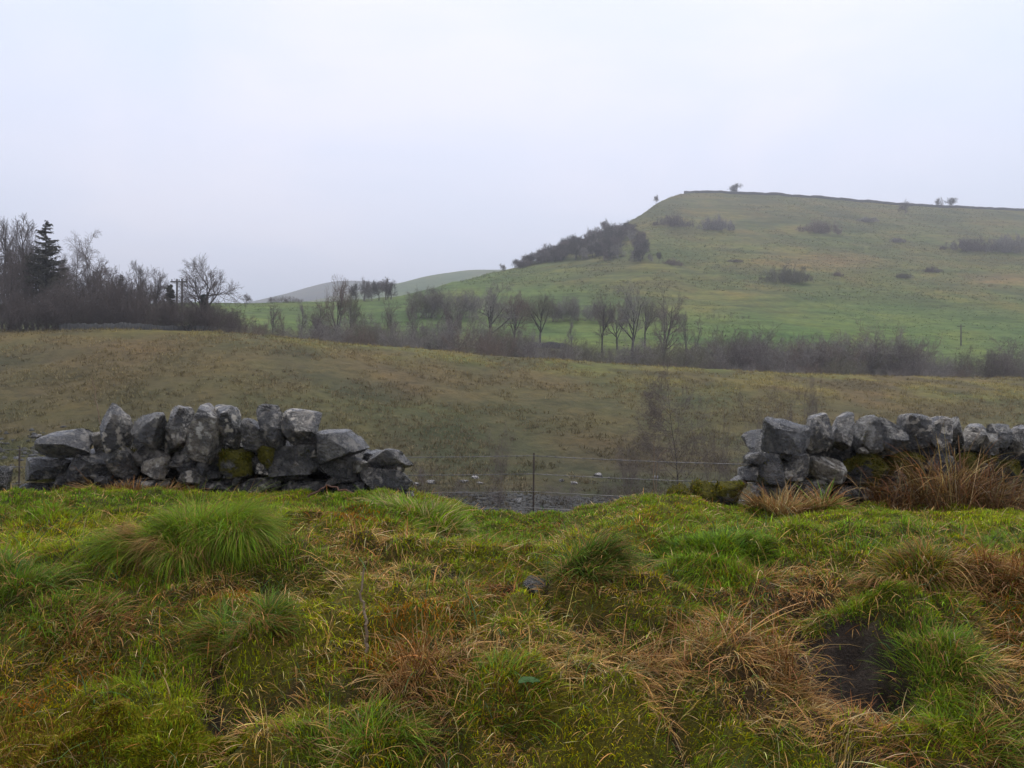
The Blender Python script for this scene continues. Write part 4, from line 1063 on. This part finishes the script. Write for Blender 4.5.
# --- thorn wood on the hill flank
gt = 'thorn trees on the hill shoulder'
for px, py, h, w, lb in ((502, 271, 7, 9, 'lowest lone thorn tree on the skyline of the hill shoulder'), (515, 267, 8, 10, 'second thorn tree up the skyline of the hill shoulder'), (526, 264, 9, 10, 'third thorn tree up the hill shoulder, close to the fourth'), (534, 262, 10, 11, 'fourth thorn tree up the hill shoulder, touching the wood'), (606, 236, 15, 11, 'tallest thorn tree poking above the wood on the hill shoulder')):
    b = hit(px, py)
    plant('thorn', px, py - h, b[1], w, lb, 'thorn_tree', 'tree', gt, base=b, whole=True)
r_ = random.Random(5)
for i in range(100):
    px = r_.uniform(519, 643)
    sky = float(np.interp(px, SKY_PX, SKY_PY)); top_ = max(sky + 2, np.interp(px, [519, 541, 600, 630, 643], [264, 258, 238, 232, 244])); bot = np.interp(px, [519, 541, 580, 640, 652], [266, 263, 261, 262, 258])
    py = r_.uniform(top_, max(bot, top_ + 1))
    b = hit(px, py)
    plant('thorn', px, py - r_.uniform(8, 18) * np.interp(px, [519, 560], [.6, 1]), b[1], r_.uniform(12, 20) * np.interp(px, [519, 560], [.6, 1]), 'leafless thorn tree inside the dense wood on the hill shoulder', 'thorn_tree', 'tree', 'dense thorn wood on the hill shoulder', base=b, whole=True)
for px, py, h, w, lb in ((650, 262, 9, 7, 'left of two small thorn trees right of the hill wood'), (659, 263, 11, 8, 'right of two small thorn trees right of the hill wood'), (656, 203, 8, 5, 'tiny wind bent tree on the steep skyline left of the summit wall'), (737, 194, 11, 15, 'bushy lone tree behind the summit wall'),
                     (905, 214, 13, 12, 'dense thorn tree just below the summit wall'), (939, 207, 9, 10, 'left of two touching trees on the right skyline'), (950, 207, 9, 13, 'wider right one of two touching trees on the right skyline')):
    b = hit(px, py)
    if py < 210 and px > 690: b = (b[0], b[1], b[2])
    plant('thorn', px, py - h, b[1], w, lb, 'thorn_tree', 'tree', base=b, whole=True)
# bramble thickets on the hill face
for px, py, w, h, lb in ((673, 226, 36, 12, 'leftmost upper bramble thicket below the summit wall'), (716, 230, 34, 15, 'second upper bramble thicket below the lone summit tree'), (820, 233, 44, 13, 'dark oval bramble thicket high in the middle of the hill face'), (787, 282, 48, 17, 'large dark bramble thicket in the middle of the hill'),
                     (968, 251, 50, 14, 'left half of the long bramble belt at the right edge'), (1008, 252, 52, 18, 'right half of the long bramble belt at the right edge'), (837, 276, 12, 5, 'tiny dark bush right of the large middle thicket'), (902, 278, 20, 6, 'flat low bush right of the tiny dark one'),
                     (931, 272, 18, 6, 'flat low bush below the bramble belt'), (897, 242, 16, 5, 'small tan edged bush in the middle below the skyline thorn'), (672, 265, 22, 7, 'low patch of scrub right of two small thorn trees'), (1040, 246, 40, 14, 'bramble thicket just outside the right edge'), (735, 262, 18, 3, 'thin dark tuft left above the large middle thicket'), (866, 222, 22, 5, 'faint scrub strip right of the dark oval thicket')):
    b = hit(px, py)
    plant('low', px, py - h * .85, b[1], w * 1.1, lb, 'bramble_thicket', 'thicket', base=b, sink=.2)
for i, px in enumerate((708, 713, 719, 725, 731, 738, 743, 749)):
    b = hit(px, 320)
    plant('wisp', px, 320 - random.uniform(5, 9), b[1], random.uniform(3, 4.5), 'tiny sapling in the short row on the lower hill', 'sapling', 'sapling', 'short row of saplings on the lower hill', base=b)
# summit wall, lower wall, pole
def Ytop(px): return float(np.interp(px, TOP_PX, TOP_Y))
field_wall('summit_wall', (684, 1130), lambda p: Ytop(p) - 1.0, 1.35, 'long drystone wall along the hill summit skyline', .8, 1.5, .6)
field_wall('valley_wall', (528, 566), lambda p: 163, 1.0, 'short dark valley wall beside the small pale stemmed tree', .6, 1.0)
def pole():
    b = hit(961, 346); h = 21 / F * b[1]
    V, f = tubes(np.array([[0, 0, -.3, 0, 0, h, .17, .13]]), 8)
    bm_v = V
    V2, f2 = tubes(np.array([[-.9, 0, h - .4, .9, 0, h - .4, .07, .07]]), 6)
    e = ob('utility_pole', None, label='single thin wooden pole on the lower right of the green hill', cat='pole', loc=b)
    ob('post', mesh_np('post', V, [f, np.arange(8, 16)[None]]), M_wood, parent=e); ob('crossarm', mesh_np('crossarm', V2, [f2]), M_wood, parent=e)
pole()

# --- near ravine: thin shrubs, boulders, scree, rough grass
gn = 'thin shrubs on the near side of the brown field'
for px, top, Y, w, lb in ((679, 368, 44, 88, 'largest hazy leafless shrub with slender pale stem before the brown field'), (762, 386, 50, 60, 'wispy leafless shrub left above the right wall'), (800, 378, 52, 56, 'wispy leafless shrub behind the coping of the right wall'), (715, 400, 42, 36, 'low hazy shrub right of the largest one'), (625, 425, 46, 40, 'faint low shrub left of the largest hazy one'), (497, 422, 46, 36, 'faint twiggy shrub above the fence post'), (350, 470, 44, 30, 'faint shrub low behind the right end of the left wall'),
                      (640, 452, 43, 50, 'thin low bramble left of the mossy fallen stones'), (740, 430, 42, 64, 'low tangle just left of the right wall end'), (455, 478, 46.5, 44, 'low wispy shrub on the grey stones right of the left wall'), (500, 484, 46, 38, 'low wispy shrub just left of the fence post foot'), (562, 480, 46.5, 46, 'low wispy shrub just right of the fence post foot'), (605, 476, 46, 40, 'low wispy shrub on the grey stones midway across the gap'), (425, 462, 49, 34, 'faint wispy shrub beside the last stone of the left wall')):
    plant('veil' if px == 679 else 'wisp', px, top, Y, w, lb, 'bare_shrub', 'shrub', gn)
gb = 'pale boulders along the foot of the brown slope'
for i in range(18):
    u = rng.random()
    px, Y = ((rng.uniform(410, 500), rng.uniform(50, 55)), (rng.uniform(560, 660), rng.uniform(49, 54)), (rng.uniform(0, 75), rng.uniform(54, 60)), (rng.uniform(425, 640), rng.uniform(45.5, 48)))[i % 4]
    x, y, z = at(px, Y); s = rng.uniform(.15, .42)
    ob('boulder', stone_mesh(s * 1.6, s * 1.2, s * .8, 900 + i, 3), M_stone, label='pale limestone boulder on the foot of the brown slope', cat='boulder', group=gb, loc=(x, y, z + s * .1), rot=(0, 0, rng.random() * 6))
def scree():
    Vs, Fs, off = [], [], 0
    v0, f0 = ico(1)
    for k in range(2150):
        if k < 2000: px, Y = rng.normal(555, 60), rng.uniform(44, 48.5)
        else: px, Y = rng.normal(35, 30), rng.normal(56, 2.0)
        x, y, z = at(px, Y)
        s = rng.uniform(.06, .2)
        v = v0 * (s * np.array([1.3, 1, .7])) * (1 + rng.normal(0, .22, (len(v0), 1)))
        Vs.append(v + [x, y, z]); Fs.append(f0 + off); off += len(v0)
    ob('scree', mesh_np('scree', np.concatenate(Vs), [np.concatenate(Fs)], smooth_shade=False), M_wallfar, kind='stuff')
scree()
def field_grass():
    n = 34000
    Y = rng.uniform(42, 118, n); px = rng.uniform(-60, 1084, n); x = (px - 512) / F * Y
    dens = fbm(x * .25, Y * .25, seed=201) + .5 * fbm(x * 1.2, Y * 1.2, seed=202)
    k = dens > -.12
    x, Y = x[k], Y[k]; n = len(x); z = land(x, Y)
    P_ = x / Y * F + 512
    base = field_col(P_, x, Y, z)
    m = 7
    ii = np.repeat(np.arange(n), m); N_ = len(ii)
    root = np.stack([x[ii] + rng.normal(0, .13, N_), Y[ii] + rng.normal(0, .13, N_), z[ii] - .03], -1)
    size = (.22 + .22 * rng.random(n))[ii]
    V, q, t, per = blades(root, rng.random(N_) * 6.28, size * rng.uniform(.6, 1.2, N_), np.abs(rng.normal(.4, .3, N_)), np.abs(rng.normal(.7, .3, N_)), np.full(N_, .05), 2)
    tone = np.exp(rng.normal(.6, .18, n))[:, None]
    col = (base * tone * np.array([1.15, 1.05, 1.0]))[ii] * np.exp(rng.normal(0, .15, (N_, 1)))
    ob('field_grass', blade_mesh('field_grass', [(V, q, t, per, col)]), M_straw, kind='stuff')
field_grass()

def hill_grass():
    n = 60000
    Y = 165 + 345 * rng.random(n) ** .9; px = rng.uniform(215, 1090, n); x = (px - 512) / F * Y
    dens = fbm(x * .03, Y * .02, seed=301) + .6 * fbm(x * .15, Y * .08, seed=302)
    k = dens > -.1
    x, Y, px = x[k], Y[k], px[k]; z = land(x, Y); n = len(x)
    base = hill_col(px, x, Y, z)
    m = 5; ii = np.repeat(np.arange(n), m); N_ = len(ii)
    row = (384 - (z - CZ) / Y * F)
    size = (.25 + .45 * rng.random(n)) * np.where(row > 300, .5, 1)
    root = np.stack([x[ii] + rng.normal(0, .3, N_), Y[ii] + rng.normal(0, .3, N_), z[ii] - .05], -1)
    V, q, t, per = blades(root, rng.random(N_) * 6.28, size[ii] * rng.uniform(.6, 1.2, N_), np.abs(rng.normal(.5, .3, N_)), np.abs(rng.normal(.8, .3, N_)), np.full(N_, .16), 2)
    tone = np.exp(rng.normal(.1, .3, n))[:, None]
    warm = (rng.random(n) < .35)[:, None]
    col = (np.where(warm, base * np.array([1.35, 1.1, 1.0]), base) * tone)[ii]
    ob('hill_grass', blade_mesh('hill_grass', [(V, q, t, per, col)]), M_straw, kind='stuff')
hill_grass()

# ------------------------------------------------------------------ air
HAZE = .00066
m = bpy.data.materials.new('haze'); m.use_nodes = True; nt = m.node_tree
for n_ in list(nt.nodes):
    if n_.type == 'BSDF_PRINCIPLED': nt.nodes.remove(n_)
pv = nt.nodes.new('ShaderNodeVolumePrincipled'); pv.inputs['Density'].default_value = HAZE
pv.inputs['Color'].default_value = (.90, .93, .98, 1); pv.inputs['Anisotropy'].default_value = .6
nt.links.new(pv.outputs[0], nt.nodes['Material Output'].inputs['Volume'])
zs = [o.bound_box for o in COL.objects if o.type == 'MESH' and o.get('kind') == 'structure']
zmin = min(min(c[2] for c in b) for b in zs); zmax = max(max(c[2] for c in b) for b in zs)
bm = bmesh.new(); bmesh.ops.create_cube(bm, size=1)
for v in bm.verts: v.co = Vector((v.co.x * 9000, v.co.y * 2000 + 900, (zmin - 1) if v.co.z < 0 else zmax + 25))
me = bpy.data.meshes.new('haze'); bm.to_mesh(me); bm.free()
ob('haze', me, m, kind='stuff')

# ------------------------------------------------------------------ light
SUN_EL, SUN_AZ = 68, 25          # azimuth measured clockwise from +Y: high in front, a little right
w = bpy.data.worlds.new('World'); sc.world = w; w.use_nodes = True
nt = w.node_tree; bg = nt.nodes['Background']
sky = nt.nodes.new('ShaderNodeTexSky'); sky.sky_type = 'NISHITA'; sky.sun_disc = False
sky.sun_elevation = R(SUN_EL); sky.sun_rotation = R(SUN_AZ); sky.dust_density = 3; sky.air_density = 1
tc = nt.nodes.new('ShaderNodeTexCoord')
mp = mapping(nt, tc.outputs['Generated'], (1, 1, 2.2))
cl = ramp(nt, noise(nt, mp, 2.2, 5, .5, .3), [(.38, (6.4, 6.95, 8.4)), (.52, (6.95, 7.2, 8.55)), (.62, (7.5, 7.5, 8.6))])
c = mixc(nt, .92, sky.outputs[0], cl)
nt.links.new(c, bg.inputs['Color']); bg.inputs['Strength'].default_value = .1
sd = bpy.data.lights.new('sun', 'SUN'); sd.energy = 1.5; sd.angle = R(25); sd.color = (1, .96, .9)
so = bpy.data.objects.new('sun', sd); COL.objects.link(so)
d = Vector((math.sin(R(SUN_AZ)) * math.cos(R(SUN_EL)), math.cos(R(SUN_AZ)) * math.cos(R(SUN_EL)), math.sin(R(SUN_EL))))
so.rotation_euler = d.to_track_quat('Z', 'Y').to_euler(); so.location = d * 50

# ------------------------------------------------------------------ camera and settings
cam = bpy.data.cameras.new('camera'); cam.sensor_width = 36; cam.lens = 36 * F / 1024; cam.clip_end = 8000; cam.clip_start = .05
co = bpy.data.objects.new('camera', cam); COL.objects.link(co); co.location = (0, 0, CZ); co.rotation_euler = (R(90), 0, 0)
sc.camera = co
sc.render.engine = 'CYCLES'
sc.cycles.use_denoising = True
sc.cycles.max_bounces = 6; sc.cycles.diffuse_bounces = 3; sc.cycles.volume_bounces = 0; sc.cycles.transparent_max_bounces = 8
sc.view_settings.view_transform = 'Standard'; sc.view_settings.look = 'None'; sc.view_settings.exposure = .52; sc.view_settings.gamma = 1
